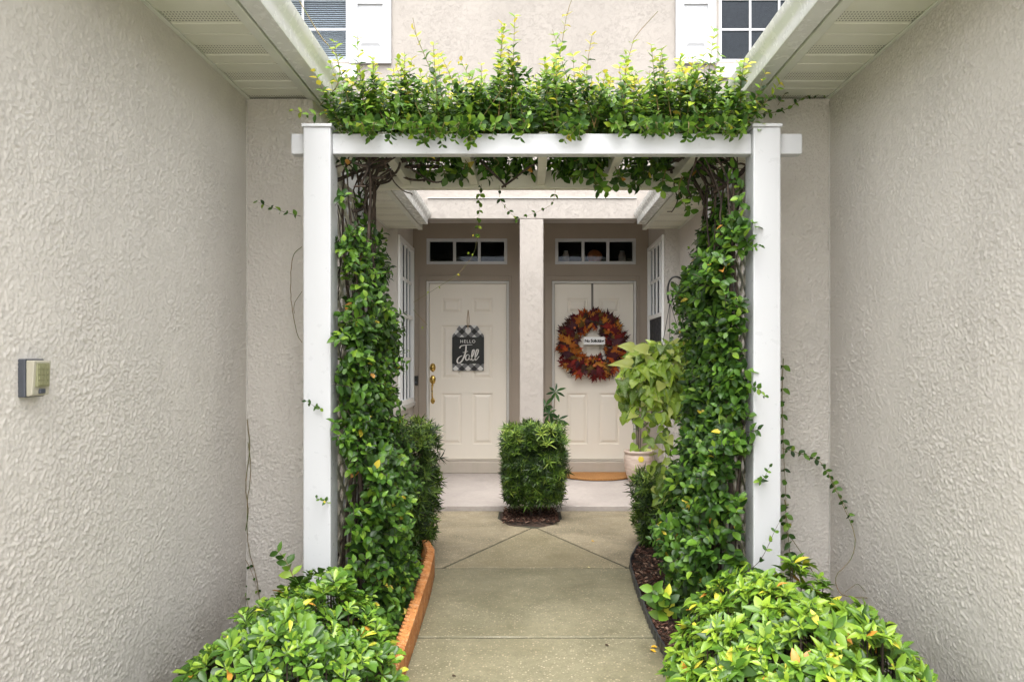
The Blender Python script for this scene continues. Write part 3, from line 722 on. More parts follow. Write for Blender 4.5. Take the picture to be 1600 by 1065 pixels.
# ================================================================== DOOR FURNITURE
hd = MB(); hx = (676 - VX) * YD / FPX; zpx = lambda y: EYE - (y - VY) / (FPX / YD); yh = YD + .03 - .02
b1 = MB().lathe((hx, yh, zpx(574)), [(.0001, -.026), (.012, -.025), (.018, -.016), (.030, -.010), (.036, 0)], 18, axis='y', squash=1.45); b1.build('deadbolt', 'brass', dl, smooth=True)
b2 = MB().lathe((hx, yh, zpx(593)), [(.0001, -.016), (.02, -.013), (.032, -.006), (.036, 0)], 18, axis='y', squash=1.5)
b2.tube(curve([(hx, yh - .01, zpx(600)), (hx, yh - .055, zpx(603)), (hx, yh - .06, zpx(612)), (hx, yh - .045, zpx(620)), (hx, yh - .01, zpx(625))], 16), [.012 if i in (2, 3) else .0085 for i in range(17)], 10)
b2.box(hx - .012, hx + .012, yh - .05, yh - .01, zpx(602), zpx(602) + .008)
b2.lathe((hx, yh, zpx(626)), [(.0001, -.014), (.014, -.011), (.024, -.004), (.026, 0)], 16, axis='y', squash=1.4)
b2.build('door_handle', 'brass', dl, smooth=True)
b3 = MB().lathe(((985 - VX) * YD / FPX, yh, zpx(574)), [(.0001, -.026), (.018, -.016), (.036, 0)], 14, axis='y'); b3.build('deadbolt', 'brass', drr, smooth=True)
b3 = MB().lathe(((985 - VX) * YD / FPX, yh, zpx(596)), [(.0001, -.06), (.02, -.056), (.026, -.04), (.012, -.02), (.03, 0)], 14, axis='y'); b3.build('door_handle', 'brass', drr, smooth=True)

db = empty('doorbell', ((650.5 - VX) * YD / FPX, YD - .03, zpx(594)), 'small black doorbell on the wall left of the left door', 'doorbell')
dx, dy, dz = db.location
bx('housing', 'black', db, dx - .026, dx + .026, dy - .024, dy - .001, dz - .055, dz + .055, .004)
MB().lathe((dx, dy - .024, dz - .022), [(.0001, -.003), (.012, -.003), (.014, 0)], 16, axis='y').build('button', 'keypad_plate', db, smooth=True)
MB().lathe((dx, dy - .024, dz + .03), [(.0001, -.002), (.008, -.002), (.009, 0)], 12, axis='y').build('lens', 'glass', db)

# hello fall sign
sy = YD + .03 - .02 - .012; sx = (731.5 - VX) * sy / FPX; K = sy / FPX
zs_ = lambda y: EYE - (y - VY) * K; xs_ = lambda x: (x - VX) * K
sg = empty('hanging_sign', (sx, sy, zs_(543)), 'black tag-shaped sign reading HELLO Fall with checked ends on left door', 'sign')
outl = [(xs_(707), zs_(579)), (xs_(756), zs_(579)), (xs_(756), zs_(524)), (xs_(745), zs_(508)), (xs_(718), zs_(508)), (xs_(707), zs_(524))]
MB().prism_y(outl, sy - .004, sy + .006).build('board', 'plaid', sg)
bx('panel', 'black', sg, xs_(706.6), xs_(756.4), sy - .008, sy - .0042, zs_(568), zs_(526.5), .001)
MB().lathe((sx, sy - .006, zs_(515.5)), [(.014, -.002), (.014, -.008), (.034, -.008), (.034, 0)], 20, axis='y').build('ring', 'white', sg)
MB().tube(curve([(sx - .004, sy - .012, zs_(514)), (sx - .012, sy - .006, zs_(500)), (sx, sy - .002, zs_(484))], 10), .004, 6).tube(curve([(sx + .004, sy - .012, zs_(514)), (sx + .012, sy - .006, zs_(500)), (sx, sy - .002, zs_(484))], 10), .004, 6).build('cord', 'rope', sg)
def text(s, size, loc, mat, parent, name='lettering', align='CENTER', rotz=0, spacing=1, offset=0):
    c = bpy.data.curves.new(name, 'FONT'); c.body = s; c.size = size; c.align_x = align; c.extrude = .0004; c.space_character = spacing; c.offset = offset
    c.materials.append(M[mat]); o = bpy.data.objects.new(name, c); link(o, parent)
    bpy.context.view_layer.update(); me = bpy.data.meshes.new_from_object(o); bpy.data.objects.remove(o); me.name = name
    me.transform(Matrix.Translation(loc) @ Euler((R(90), 0, rotz)).to_matrix().to_4x4())
    return link(bpy.data.objects.new(name, me), parent)
text('HELLO', .052, (sx - .004, sy - .0092, zs_(535.5)), 'white', sg, spacing=1.25, offset=.0005)
def strokes(name, lines, y, mat, parent):             # brush lettering from flat strokes
    mb = MB()
    for pts, w0 in lines:
        cv = curve([(a, 0, b) for a, b in pts], 28)
        L = len(cv); vs = []
        for i, p in enumerate(cv):
            t = cv[min(i + 1, L - 1)] - cv[max(i - 1, 0)]; t.normalize(); nrm = Vector((-t.z, 0, t.x))
            w = w0 * (.55 + .75 * abs(t.z)) * (.6 + .4 * math.sin(math.pi * min(1, (i + 2) / L)))
            vs += [(p.x + nrm.x * w, y, p.z + nrm.z * w), (p.x - nrm.x * w, y, p.z - nrm.z * w)]
        mb.add(vs, [(2 * i, 2 * i + 1, 2 * i + 3, 2 * i + 2) for i in range(L - 1)])
    return mb.build(name, mat, parent, solid=.0008)
def q(pts): return [(xs_(640 + a / 4.84), zs_(420 + b / 4.84)) for a, b in pts]   # measured on an enlarged crop
strokes('lettering', [
    (q([(378, 600), (392, 582), (430, 575), (475, 573)]), .007),
    (q([(428, 580), (425, 620), (412, 665), (392, 700), (370, 712), (360, 695), (372, 670), (398, 655)]), .008),
    (q([(402, 632), (425, 628), (442, 622)]), .005),
    (q([(452, 650), (436, 648), (424, 668), (430, 690), (446, 682), (454, 655), (452, 680), (462, 688)]), .006),
    (q([(462, 688), (485, 640), (488, 612), (477, 618), (470, 660), (474, 690), (484, 690)]), .006),
    (q([(484, 690), (510, 650), (520, 615), (508, 612), (497, 655), (500, 690), (526, 660)]), .006)], sy - .0094, 'white', sg)

# wreath
wc = px(924, 538, YD - .03); wy = YD + .03 - .02
wr = empty('autumn_wreath', wc, 'round wreath of red and orange maple leaves on the right door', 'wreath')
ring = [(wc.x + .285 * math.cos(a), wy - .05, wc.z + .285 * math.sin(a)) for a in [i * 2 * math.pi / 40 for i in range(41)]]
MB().tube(ring, .03, 8, cap=False).build('ring', 'bark', wr, smooth=True)
bx('hanger', 'hanger_metal', wr, wc.x + .002, wc.x + .027, wy - .004, wy - .001, wc.z + .27, DZ1 - .002)
def star_leaf(lobes, inner):
    pts = []
    for a, r in lobes: pts.append((r * math.sin(R(a)), .45 + r * math.cos(R(a)) * 1.0))
    c = (0, .42, .03); vs = [c] + [(p[0], p[1], -.10 * (p[0] ** 2 + (p[1] - .42) ** 2)) for p in pts]; n = len(pts)
    return vs, [(0, 1 + (i + 1) % n, 1 + i) for i in range(n)]
maple = [(0, .62), (12, .34), (24, .38), (34, .22), (50, .58), (62, .36), (72, .40), (84, .22), (105, .44), (130, .25), (165, .36), (180, .44), (195, .36), (230, .25), (255, .44), (276, .22), (288, .40), (298, .36), (310, .58), (326, .22), (336, .38), (348, .34)]
oak = [(0, .62), (10, .3), (25, .42), (35, .2), (60, .28), (90, .12), (120, .28), (150, .28), (170, .45), (190, .45), (210, .28), (240, .28), (270, .12), (300, .28), (325, .2), (335, .42), (350, .3)]
wcols = [(.13, .014, .012), (.19, .020, .014), (.060, .014, .016), (.075, .028, .034), (.32, .065, .012), (.38, .15, .025), (.30, .09, .015), (.045, .02, .014), (.10, .06, .014), (.05, .016, .022), (.09, .012, .014)]
wm = []
for shp, nm in ((maple, 'maple_leaf'), (oak, 'oak_leaf')):
    vs, fs = star_leaf(shp, 0)
    for c in wcols:
        me = bpy.data.meshes.new(nm); me.from_pydata(vs, [], fs); at = me.color_attributes.new('col', 'FLOAT_COLOR', 'POINT')
        C = [(*[x * (1.5 if i == 0 else 1) for x in c], 1) for i in range(len(vs))]; at.data.foreach_set('color', np.array(C, np.float32).reshape(-1)); me.materials.append(M['dry']); wm.append(me)
for k in range(270):
    a = k / 270 * 2 * math.pi * 5 + random.uniform(-.2, .2); rr = random.choice((.20, .26, .30, .34, .36)) + random.uniform(-.03, .03)
    p = Vector((wc.x + rr * math.cos(a), wy - .06 - random.uniform(0, .06) + (abs(rr - .29) * .4), wc.z + rr * math.sin(a)))
    out = Vector((math.cos(a), 0, math.sin(a))); sg_ = 1 if rr > .25 else -1
    d = (out * sg_ + Vector((-math.sin(a), 0, math.cos(a))) * random.uniform(-1.1, 1.1) + Vector((0, -.35, 0)) + rv(.2)).normalized()
    x, y, z = frame(d, Vector((0, -1, 0)) + rv(.35)); s = random.uniform(.115, .185) * (.75 if rr < .25 else 1)
    me = random.choice(wm); o = bpy.data.objects.new(me.name.split('.')[0], me); COL.objects.link(o); o.parent = wr; o.matrix_parent_inverse = WM[wr.name].inverted()
    p = p - d * s * .4
    o.matrix_basis = Matrix([[x[i] * s * .9, y[i] * s, z[i] * s, p[i]] for i in range(3)] + [[0, 0, 0, 1]])
for (qx, qy, r, mt) in ((929, 571, .024, 'pumpkin'), (922, 560, .02, 'pumpkin'), (937, 561, .014, 'berry'), (941, 566, .013, 'berry'), (916, 569, .013, 'berry'), (898, 512, .016, 'pumpkin'), (951, 515, .014, 'pumpkin'), (908, 545, .012, 'berry')):
    p = px(qx, qy, wy - .13); MB().ball(p, r, 12, .85).build('berry' if mt == 'berry' else 'gourd', mt, wr, smooth=True)
ns = empty('no_soliciting_sign', px(927, 532, wy - .02), 'small white No Soliciting plate in the middle of the wreath', 'sign')
e0, e1 = px(911, 538.5, wy), px(944, 526.5, wy)
bx('plate', 'bright', ns, e0.x, e1.x, wy - .10, wy - .092, e0.z, e1.z, .001)
bx('mount', 'bark', ns, e0.x + .02, e1.x - .02, wy - .092, wy - .001, e0.z + .03, e0.z + .045)
text('No Soliciting', .047, ((e0.x + e1.x) / 2, wy - .1006, e0.z + .030), 'black', ns, spacing=.95, offset=.0022)

# things behind the right transom
pk = empty('pumpkin', px(930, 402, YD + .12), 'orange pumpkin behind the middle pane over the right door', 'pumpkin')
c = pk.location; pz = TZ0 + .04; mb = MB(); n = 28; prof = [(math.sin(math.pi * i / 10), -math.cos(math.pi * i / 10)) for i in range(11)]; b0 = len(mb.v)
for r, h in prof:
    for k in range(n):
        a = 2 * math.pi * k / n; rr = .098 * max(r, .02) * (1 - .10 * abs(math.sin(a * 3.5))); mb.v.append((c.x + rr * math.cos(a), YD + .2 + rr * math.sin(a) * .8, pz + .085 + h * .083))
for i in range(10):
    for k in range(n): mb.f.append((i * n + k, i * n + (k + 1) % n, (i + 1) * n + (k + 1) % n, (i + 1) * n + k)); mb.mi.append(0)
mb.build('fruit', 'pumpkin', pk, smooth=True); MB().tube([(c.x, YD + .2, pz + .16), (c.x + .01, YD + .2, pz + .195)], [.012, .008], 6).build('stalk', 'bark', pk)
bx('shelf', 'trim', fh, TR[0], TR[1], YD + .171, YD + .33, TZ0 - .01, TZ0 + .035)
for xq, nm in ((884, 'pale candle jar behind the left pane over the right door'), (972, 'pale candle jar behind the right pane over the right door')):
    v_ = empty('candle_jar', (px(xq, 400, YD + .2).x, YD + .2, pz), nm, 'jar', 'jars above the right door'); p = v_.location
    MB().lathe(p, [(.04, .0), (.045, .02), (.042, .10), (.03, .125), (.032, .14)], 16).build('vessel', 'pot', v_, smooth=True); MB().lathe(p, [(.028, .03), (.028, .155), (.001, .16)], 12).build('candle', 'white', v_, smooth=True)

# doormat, half round
mt = empty('doormat', (.66, YD - .12, .044), 'half-round rust coir doormat at the right door', 'doormat')
pts = [(.79 + .475 * math.cos(a), YD - .135 - .52 * math.sin(a)) for a in [math.pi * (i / 24) for i in range(25)]][::-1]
MB().prism_z(pts[::-1], .048, .066).build('pile', 'coir', mt, .003)
pts = [(.79 + .49 * math.cos(a), YD - .13 - .535 * math.sin(a)) for a in [math.pi * (i / 24) for i in range(25)]]
MB().prism_z(pts, .0445, .0478).build('backing', 'black_plastic', mt)

# pot with a thin plant
pc = Vector(((998 - VX) * 7.95 / FPX, 7.95, .0445))
fp = empty('flower_pot', pc, 'ribbed pale clay pot standing right of the doormat', 'pot')
prof = [(.001, .0), (.105, 0), (.112, .01), (.150, .12), (.162, .22), (.158, .29), (.150, .315), (.165, .322), (.168, .345), (.156, .348), (.148, .33), (.148, .30)]
MB().lathe(pc, prof, 36).build('vessel', 'pot', fp, smooth=True)
MB().lathe(pc, [(.148, .315), (.07, .322), (.001, .325)], 20).build('soil', 'soil', fp, smooth=True)
# yellow painted bloom on the pot
mb = MB(); 
for k in range(6):
    a = k * math.pi / 3; o0 = (pc.x + .0 + .018 * math.cos(a), pc.y - .163, pc.z + .265 + .018 * math.sin(a))
    mb.lathe(o0, [(.0001, -.002), (.014, -.0015), (.016, 0)], 8, axis='y')
M['yellow'] = paint('yellow', (.75, .62, .06), .5, 0)
mb.build('painted_flower', 'yellow', fp)
zp = empty('potted_plant', pc + Vector((0, 0, .32)), 'thin upright dark stems growing from the pale clay pot', 'plant')
P = Plant(T_LANCE, 'leaf_gloss', [(.03, .07, .02, 3), (.05, .11, .02, 3)]); mb = MB()
for dx, top, bend in ((-.03, .66, -.05), (.0, .72, .02), (.03, .60, .07), (-.01, .5, -.1)):
    sprig(P, mb, [pc + Vector((dx * .5, 0, .32)), pc + Vector((dx, 0, .32 + top * .5)), pc + Vector((dx + bend, -.02, .32 + top))], .04, .06, .004, .3, start=.45)
mb.build('stem', 'bark', zp); P.build(zp, 60, 6)
P2 = Plant(T_HEART, 'pothos', LIME); P2.leaf(pc + Vector((.03, -.05, .34)), (.5, -.2, .6), (0, -1, .5), .10); P2.leaf(pc + Vector((.06, -.08, .33)), (1, -.2, .2), (0, -1, .6), .09, 3); P2.leaf(pc + Vector((-.02, -.05, .33)), (-.3, -.3, .5), (0, -1, .5), .07); P2.build(zp, 3, 3)

# umbrella-leaf plant behind the column
sc = Vector(((862 - VX) * 8.0 / FPX, 8.0, .0445))
um = empty('schefflera', sc, 'small dark plant with fanned leaflets standing behind the column', 'plant')
MB().lathe(sc, [(.001, 0), (.10, 0), (.13, .2), (.14, .22), (.13, .22), (.12, .2), (.001, .19)], 20).build('planter', 'black_plastic', um, smooth=True)
P = Plant(T_LANCE, 'leaf_gloss', [(.02, .06, .015, 3), (.035, .10, .02, 3), (.06, .15, .03, 1)]); mb = MB()
for (qx, qy) in ((868, 612), (858, 646), (852, 634), (872, 655), (862, 662)):
    h = px(qx, qy, 7.95 + random.uniform(-.1, .1)); mb.tube(curve([sc + Vector((0, 0, .2)), (sc + h) / 2 + Vector((0, 0, .25)), h], 10), .0035, 5)
    nrm = Vector((random.uniform(-.3, .3), -1, random.uniform(.1, .7))).normalized(); a = nrm.orthogonal().normalized(); b = nrm.cross(a); k0 = random.random()
    for k in range(7):
        t = k0 + k * 2 * math.pi / 7; d = a * math.cos(t) + b * math.sin(t) - nrm * .15; P.leaf(h, d, nrm, .135 * random.uniform(.8, 1.1))
mb.build('stem', 'stem', um); P.build(um, 70, 8)

# garage keypad on the left wall
kd, kz = 2.135, 1.327
kp = empty('wall_keypad', (WL, kd, kz), 'beige garage keypad with dark back plate on the left stucco wall', 'keypad')
bx('back_plate', 'keypad_plate', kp, WL + .0005, WL + .022, kd - .042, kd + .042, kz - .056, kz + .056, .003)
mb = MB(); mb.prism_y([(WL + .022, kz - .054), (WL + .040, kz - .050), (WL + .046, kz + .050), (WL + .022, kz + .052)], kd - .038, kd + .038); mb.build('cover', 'keypad_cover', kp, .003)
bx('keypad_face', 'keypad_face', kp, WL + .040, WL + .049, kd - .027, kd + .027, kz - .026, kz + .044, .002)
for r_ in range(4):
    for c_ in range(3):
        bx('key', 'keypad_face', kp, WL + .049, WL + .0515, kd - .022 + c_ * .0165, kd - .022 + c_ * .0165 + .011, kz - .020 + r_ * .0155, kz - .020 + r_ * .0155 + .010)
bx('latch', 'keypad_plate', kp, WL + .040, WL + .047, kd - .012, kd + .012, kz - .046, kz - .032, .002)

# ================================================================== ARBOR
ab = empty('garden_arbor', (.06, 3.75, 0), 'white vinyl arbor over the walkway carrying the leafy vine', 'arbor')
PW = .127; AX0, AX1 = -1.039, 1.162
YF, YB = 3.33, 4.08
posts = [(AX0, YF), (AX1 - PW, YF), (AX0 - .012, YB), (AX1 - PW + .0, YB)]
for i, (x, y) in enumerate(posts):
    zt = 2.452 if i < 2 else 2.42
    p = bx('post', 'vinyl', ab, x, x + PW, y, y + PW, -.05, zt, .006)
    mb = MB(); e = .006
    mb.add([(x - e, y - e, zt), (x + PW + e, y - e, zt), (x + PW + e, y + PW + e, zt), (x - e, y + PW + e, zt),
            (x - e, y - e, zt + .014), (x + PW + e, y - e, zt + .014), (x + PW + e, y + PW + e, zt + .014), (x - e, y + PW + e, zt + .014), (x + PW / 2, y + PW / 2, zt + .028)],
           [(0, 3, 2, 1), (0, 1, 5, 4), (1, 2, 6, 5), (2, 3, 7, 6), (3, 0, 4, 7), (4, 5, 8), (5, 6, 8), (6, 7, 8), (7, 4, 8)])
    mb.build('post_cap', 'vinyl', p, .002)
bz0, bz1 = 2.336, 2.430
bx('beam', 'vinyl', ab, -1.103, AX0 - .0005, YF + .03, YF + .085, bz0, bz1, .003)
bx('beam', 'vinyl', ab, AX0 + PW + .0005, AX1 - PW - .0005, YF + .03, YF + .085, bz0, bz1, .003)
bx('beam', 'vinyl', ab, AX1 + .0005, 1.271, YF + .03, YF + .085, bz0, bz1, .003)
bx('beam', 'vinyl_old', ab, AX0 + PW - .011, AX1 - PW - .0005, YB + .03, YB + .085, 2.355, 2.46, .003, )
for x in (-.69, -.31, .07, .445, .82):
    bx('rafter', 'vinyl_old', ab, x - .023, x + .023, YF + .0855, YB + .0295, 2.372, 2.456, .003)
def lattice(x, y0, y1, z0, z1):
    lat = empty('lattice_panel', (x, (y0 + y1) / 2, z0)); lat.parent = ab; lat.matrix_parent_inverse = WM[ab.name].inverted(); WM[lat.name] = Matrix.Translation(lat.location)
    for z in (z0, z1): bx('rail', 'vinyl_old', lat, x - .016, x + .016, y0, y1, z, z + .045, .002)
    W = y1 - y0; H = z1 - z0 - .045; sp = .125
    for sg_, off in ((1, -.0045), (-1, .0045)):
        c0 = -W if sg_ > 0 else 0; c = c0
        while c < H + (0 if sg_ > 0 else W):
            # line z = c + sg*(y)
            a0, a1 = 0., W; za, zb = c + sg_ * a0, c + sg_ * a1
            if sg_ > 0:
                if za < 0: a0 = -c; za = 0
                if zb > H: a1 = H - c; zb = H
            else:
                if za > H: a0 = c - H; za = H
                if zb < 0: a1 = c; zb = 0
            if a1 - a0 > .03:
                w = .019; Y0, Y1, Z0, Z1 = y0 + a0, y0 + a1, z0 + .045 + za, z0 + .045 + zb; xx = x + off
                vs = [(xx + k * .004, Y0, Z0 - w) for k in (-1, 1)] + [(xx + k * .004, Y0, Z0 + w) for k in (-1, 1)] + [(xx + k * .004, Y1, Z1 - w) for k in (-1, 1)] + [(xx + k * .004, Y1, Z1 + w) for k in (-1, 1)]
                MB().add(vs, [(0, 1, 3, 2), (4, 6, 7, 5), (0, 4, 5, 1), (2, 3, 7, 6), (0, 2, 6, 4), (1, 5, 7, 3)]).build('slat', 'vinyl_old', lat)
            c += sp
lattice(AX0 + PW / 2, YF + PW + .001, YB - .001, .12, 2.26)
lattice(AX1 - PW / 2, YF + PW + .001, YB - .001, .12, 2.26)

# ================================================================== VINES
def inframe(p): 
    return True
def vine_side(sgn, edge, label, nleaf, outer, pal):
    """edge(z) -> x of the foliage's path-side face; outer = x at the post"""
    v_ = empty('climbing_vine', ((edge(.5) + outer) / 2, 3.75, .03), label, 'climbing vine'); P = Plant(T_OVATE, 'leaf', pal); thin = MB()
    # woody trunks twisting up the lattice
    for k in range(11 if sgn < 0 else 14):
        y = random.uniform(3.45, 4.05); x = outer - sgn * -.0 - sgn * random.uniform(.0, .10); pts = []; z = .02
        ax, ay = random.uniform(.02, .05), random.uniform(.03, .09); ph = random.uniform(0, 6)
        zt = random.uniform(2.25, 2.44)
        while z < zt:
            pts.append((x - sgn * (.03 + ax * math.sin(z * 3.1 + ph)), y + ay * math.sin(z * 2.3 + ph * 2), z)); z += .09
        pts.append((pts[-1][0] - sgn * .12, pts[-1][1], 2.42)); pts.append((pts[-1][0] - sgn * .25, pts[-1][1] + .05, 2.44))
        r0 = random.uniform(.006, .015); MB().tube(curve(pts, 60, .002), [r0 * (1 - .5 * i / 60) for i in range(61)], 6).build('stem', 'bark', v_, smooth=True)
    # leafy shoots growing out of the lattice
    zmax = 2.12
    for k in range(nleaf):
        z = random.uniform(.08, zmax) if random.random() < .93 else random.uniform(2.0, 2.35)
        e = edge(z); dens = (1 if z < 1.62 else .55 if z < 2.0 else .12) if sgn < 0 else (1 if z < 1.92 else .5 if z < 2.05 else .2)
        if random.random() > dens: continue
        u = .12 + .9 * random.random() ** .5; w = abs(e - outer)
        y = random.uniform(3.36, 4.15)
        # clumps: noise pushes the surface in and out
        bulge = .96 + .36 * mnoise.noise((z * 3.3, y * 3, sgn * 5)) + .18 * mnoise.noise((z * 9, y * 8, sgn))
        front = (y - 3.3) / .85
        u2 = u * bulge * (1 - .25 * (abs(front - .5) * 2) ** 3)
        p = Vector((outer + (e - outer) * u2, y - (.06 if front < .3 else 0) * random.random(), z))
        out = Vector((-sgn * .8 * u, -.75 + .5 * (front > .7), .25)).normalized()
        if mnoise.noise((p.x * 11, p.y * 9, p.z * 8)) < -.24 : continue
        t = (out + rv(.7)).normalized(); n_ = random.choice((2, 3, 3, 4)); s0 = random.uniform(.040, .060) * (1.10 if sgn > 0 else 1)
        for i in range(n_):
            pp = p + t * (.024 * i); a = t.orthogonal().normalized(); a = Matrix.Rotation(random.uniform(0, 6.28), 3, t) @ a
            for s2 in (1, -1):
                P.leaf(pp, a * s2 + t * .6 + rv(.25), (out + Vector((0, 0, .8)) + rv(.45)), s0 * (1 - .12 * i))
        if random.random() < .35: thin.tube([p - t * .06, p, p + t * .024 * n_], .0015, 4)
    return v_, P, thin
edL = lambda z: lin(z, [(0, -.66), (.35, -.62), (.9, -.66), (1.1, -.74), (1.3, -.77), (1.5, -.74), (1.75, -.76), (1.95, -.80), (2.15, -.86), (2.4, -.86)])
edR = lambda z: lin(z, [(0, .72), (.4, .73), (.8, .80), (1.1, .89), (1.4, .90), (1.6, .87), (1.76, .84), (1.9, .91), (2.05, .97), (2.4, 1.0)])
vl, PL, tl = vine_side(-1, edL, 'left vine climbing the arbor lattice beside the left post', 1750, -.94, GR)
vr, PR, tr_ = vine_side(1, edR, 'right vine climbing the arbor lattice beside the right post', 2000, 1.04, GR)
# stray sprigs that reach past the posts
sprig(PL, tl, [px(515, 640, 3.5), px(495, 636, 3.28), px(472, 622, 3.3)], .035, .04, .0015, up=Vector((0, -1, .4)))
sprig(PL, tl, [px(520, 785, 3.5), px(506, 782, 3.28), px(494, 777, 3.3)], .03, .035, .0015, up=Vector((0, -1, .4)))
sprig(PL, tl, [px(600, 560, 3.5), px(612, 568, 3.5), px(634, 560, 3.5)], .03, .042, .0015, up=Vector((0, -1, .4)))
sprig(PL, tl, [px(470, 338, 3.6), px(440, 330, 3.6), px(398, 314, 3.6)], .045, .034, .0012, .3, up=Vector((0, -1, .4)))
sprig(PR, tr_, [px(1176, 745, 3.6), px(1190, 750, 3.27), px(1203, 728, 3.28)], .028, .042, .0018, up=Vector((0, -1, .4)))
sprig(PR, tr_, [px(1140, 905, 3.4), px(1185, 878, 3.26), px(1215, 820, 3.28), px(1232, 798, 3.3)], .05, .042, .002, up=Vector((0, -1, .4)))
sprig(PR, tr_, [px(1160, 600, 3.5), px(1184, 606, 3.27), px(1196, 620, 3.27)], .028, .05, .0018, up=Vector((0, -1, .4)))
sprig(PR, tr_, [px(1160, 380, 3.5), px(1176, 386, 3.28), px(1190, 384, 3.28)], .03, .045, .0018, up=Vector((0, -1, .4)))
sprig(PR, tr_, [px(1080, 470, 3.7), px(1052, 455, 3.7), px(1045, 480, 3.7)], .035, .04, .0015, up=Vector((0, -1, .4)))
sprig(PR, tr_, [px(1075, 520, 3.7), px(1060, 505, 3.7), px(1048, 520, 3.7), px(1058, 545, 3.7)], .035, .04, .0015, up=Vector((0, -1, .4)))
for k in range(7):   # bare loose runners
    x = random.uniform(522, 560); y = random.uniform(340, 480); tl.tube(curve([px(x, y - 60, 3.6), px(x + random.uniform(-10, 20), y, 3.55), px(x + random.uniform(-10, 10), y + 90, 3.6)], 14, .002), .0025, 5)
tl.build('runner', 'bark', vl)['kind'] = 'stuff'; tr_.build('runner', 'bark', vr)['kind'] = 'stuff'
PL.build(vl, 290); PR.build(vr, 290)

# crown of the vine on top of the arbor
vt = empty('vine_canopy', (.06, 3.75, 2.44), 'bushy vine crown with yellow-tipped shoots on top of the arbor', 'climbing vine')
PT = Plant(T_OVATE, 'leaf', GRTOP); mt_ = MB(); X0, X1 = -.93, 1.07
def hprof(x): return .20 + .09 * mnoise.noise((x * 3.3, 1.3, 0)) + .06 * mnoise.noise((x * 9, 4, 0)) - .06 * max(0, (abs(x - .05) - .75) / .3)
for k in range(2100):
    x = random.uniform(X0, X1); y = random.uniform(3.30, 4.2); h = hprof(x); z = 2.44 + h * random.random() ** .8
    t = (Vector((0, -.35 if y < 3.6 else .1, 1)) + rv(.7)).normalized(); s0 = random.uniform(.036, .052)
    for i in range(3):
        pp = Vector((x, y, z)) + t * .022 * i; a = Matrix.Rotation(random.uniform(0, 6.28), 3, t) @ t.orthogonal().normalized()
        for s2 in (1, -1): PT.leaf(pp, a * s2 + t * .5 + rv(.2), t + Vector((0, -.3, .6)) + rv(.3), s0 * (1 - .12 * i), PT.pick() if i < 2 or random.random() > .12 else 4)
# upright shoots
for k in range(380):
    x = random.uniform(X0 + .02, X1 - .02); y = random.uniform(3.32, 4.15); h = hprof(x)
    H = h + random.uniform(.03, .14) + (random.random() < .18) * random.uniform(.03, .15)
    lean = Vector((random.gauss(0, .05), random.gauss(-.02, .04), 0))
    b = Vector((x, y, 2.46)); sprig(PT, mt_, [b, b + lean + Vector((0, 0, H * .5)), b + lean * 1.8 + Vector((0, 0, H))], .028, .050, .0022, .30, tip=(3, 4, 4, 5), start=.2)
for (qx, qy, bx_, dd) in ((643, 38, 700, 3.7), (784, 36, 792, 3.7), (886, 20, 862, 3.7), (990, 62, 975, 3.7), (868, 90, 850, 3.5), (617, 100, 640, 3.6), (925, 55, 920, 3.8)):
    top = px(qx, qy, dd); b = px(bx_, 170, dd); sprig(PT, mt_, [b, b.lerp(top, .5) + Vector((random.uniform(-.02, .02), 0, 0)), top], .045, .052, .0028, .3, tip=(4, 5, 5), start=0.1)
# whips with hardly any leaves
mt_.tube(curve([px(990, 62, 3.7), px(1003, 45, 3.7), px(1028, 18, 3.7)], 10), .0015, 4); mt_.tube(curve([px(886, 25, 3.7), px(889, 12, 3.7), px(894, -2, 3.7)], 8), .0015, 4)
mt_.tube(curve([px(665, 90, 3.6), px(652, 60, 3.6), px(645, 28, 3.6)], 10), .0012, 4)
mt_.tube(curve([px(500, 165, 3.45), px(528, 130, 3.4), px(526, 90, 3.5), px(500, 55, 3.5), px(468, 2, 3.5)], 20, .001), .0028, 5)
sprig(PT, mt_, [px(520, 170, 3.4), px(490, 180, 3.35), px(458, 172, 3.35)], .035, .045, .002, .4, tip=(4, 4), up=Vector((0, -1, .4)))
sprig(PT, mt_, [px(1185, 165, 3.7), px(1210, 150, 3.75), px(1222, 128, 3.75), px(1230, 100, 3.75)], .05, .03, .0018, .4, up=Vector((0, -1, .4)))
sprig(PT, mt_, [px(1175, 180, 3.7), px(1225, 172, 3.74), px(1262, 150, 3.75), px(1298, 148, 3.77)], .04, .034, .0022, .3, up=Vector((0, -1, .4)))
sprig(PT, mt_, [px(1215, 165, 3.75), px(1240, 130, 3.7), px(1262, 128, 3.7)], .045, .03, .0016, .3, up=Vector((0, -1, .4)))
# drooping over the front beam
for k in range(60):
    x = random.uniform(X0 + .1, X1 - .1) if k > 14 else (716 - VX) / 339 + random.gauss(0, .12); L = random.uniform(.05, .12) + (k < 15) * .03
    b = Vector((x, 3.36, 2.46)); sprig(PT, mt_, [b, b + Vector((random.uniform(-.03, .03), -.07, .0)), b + Vector((random.uniform(-.06, .06), -.08, -L * .75))], .026, .047, .002, .3)
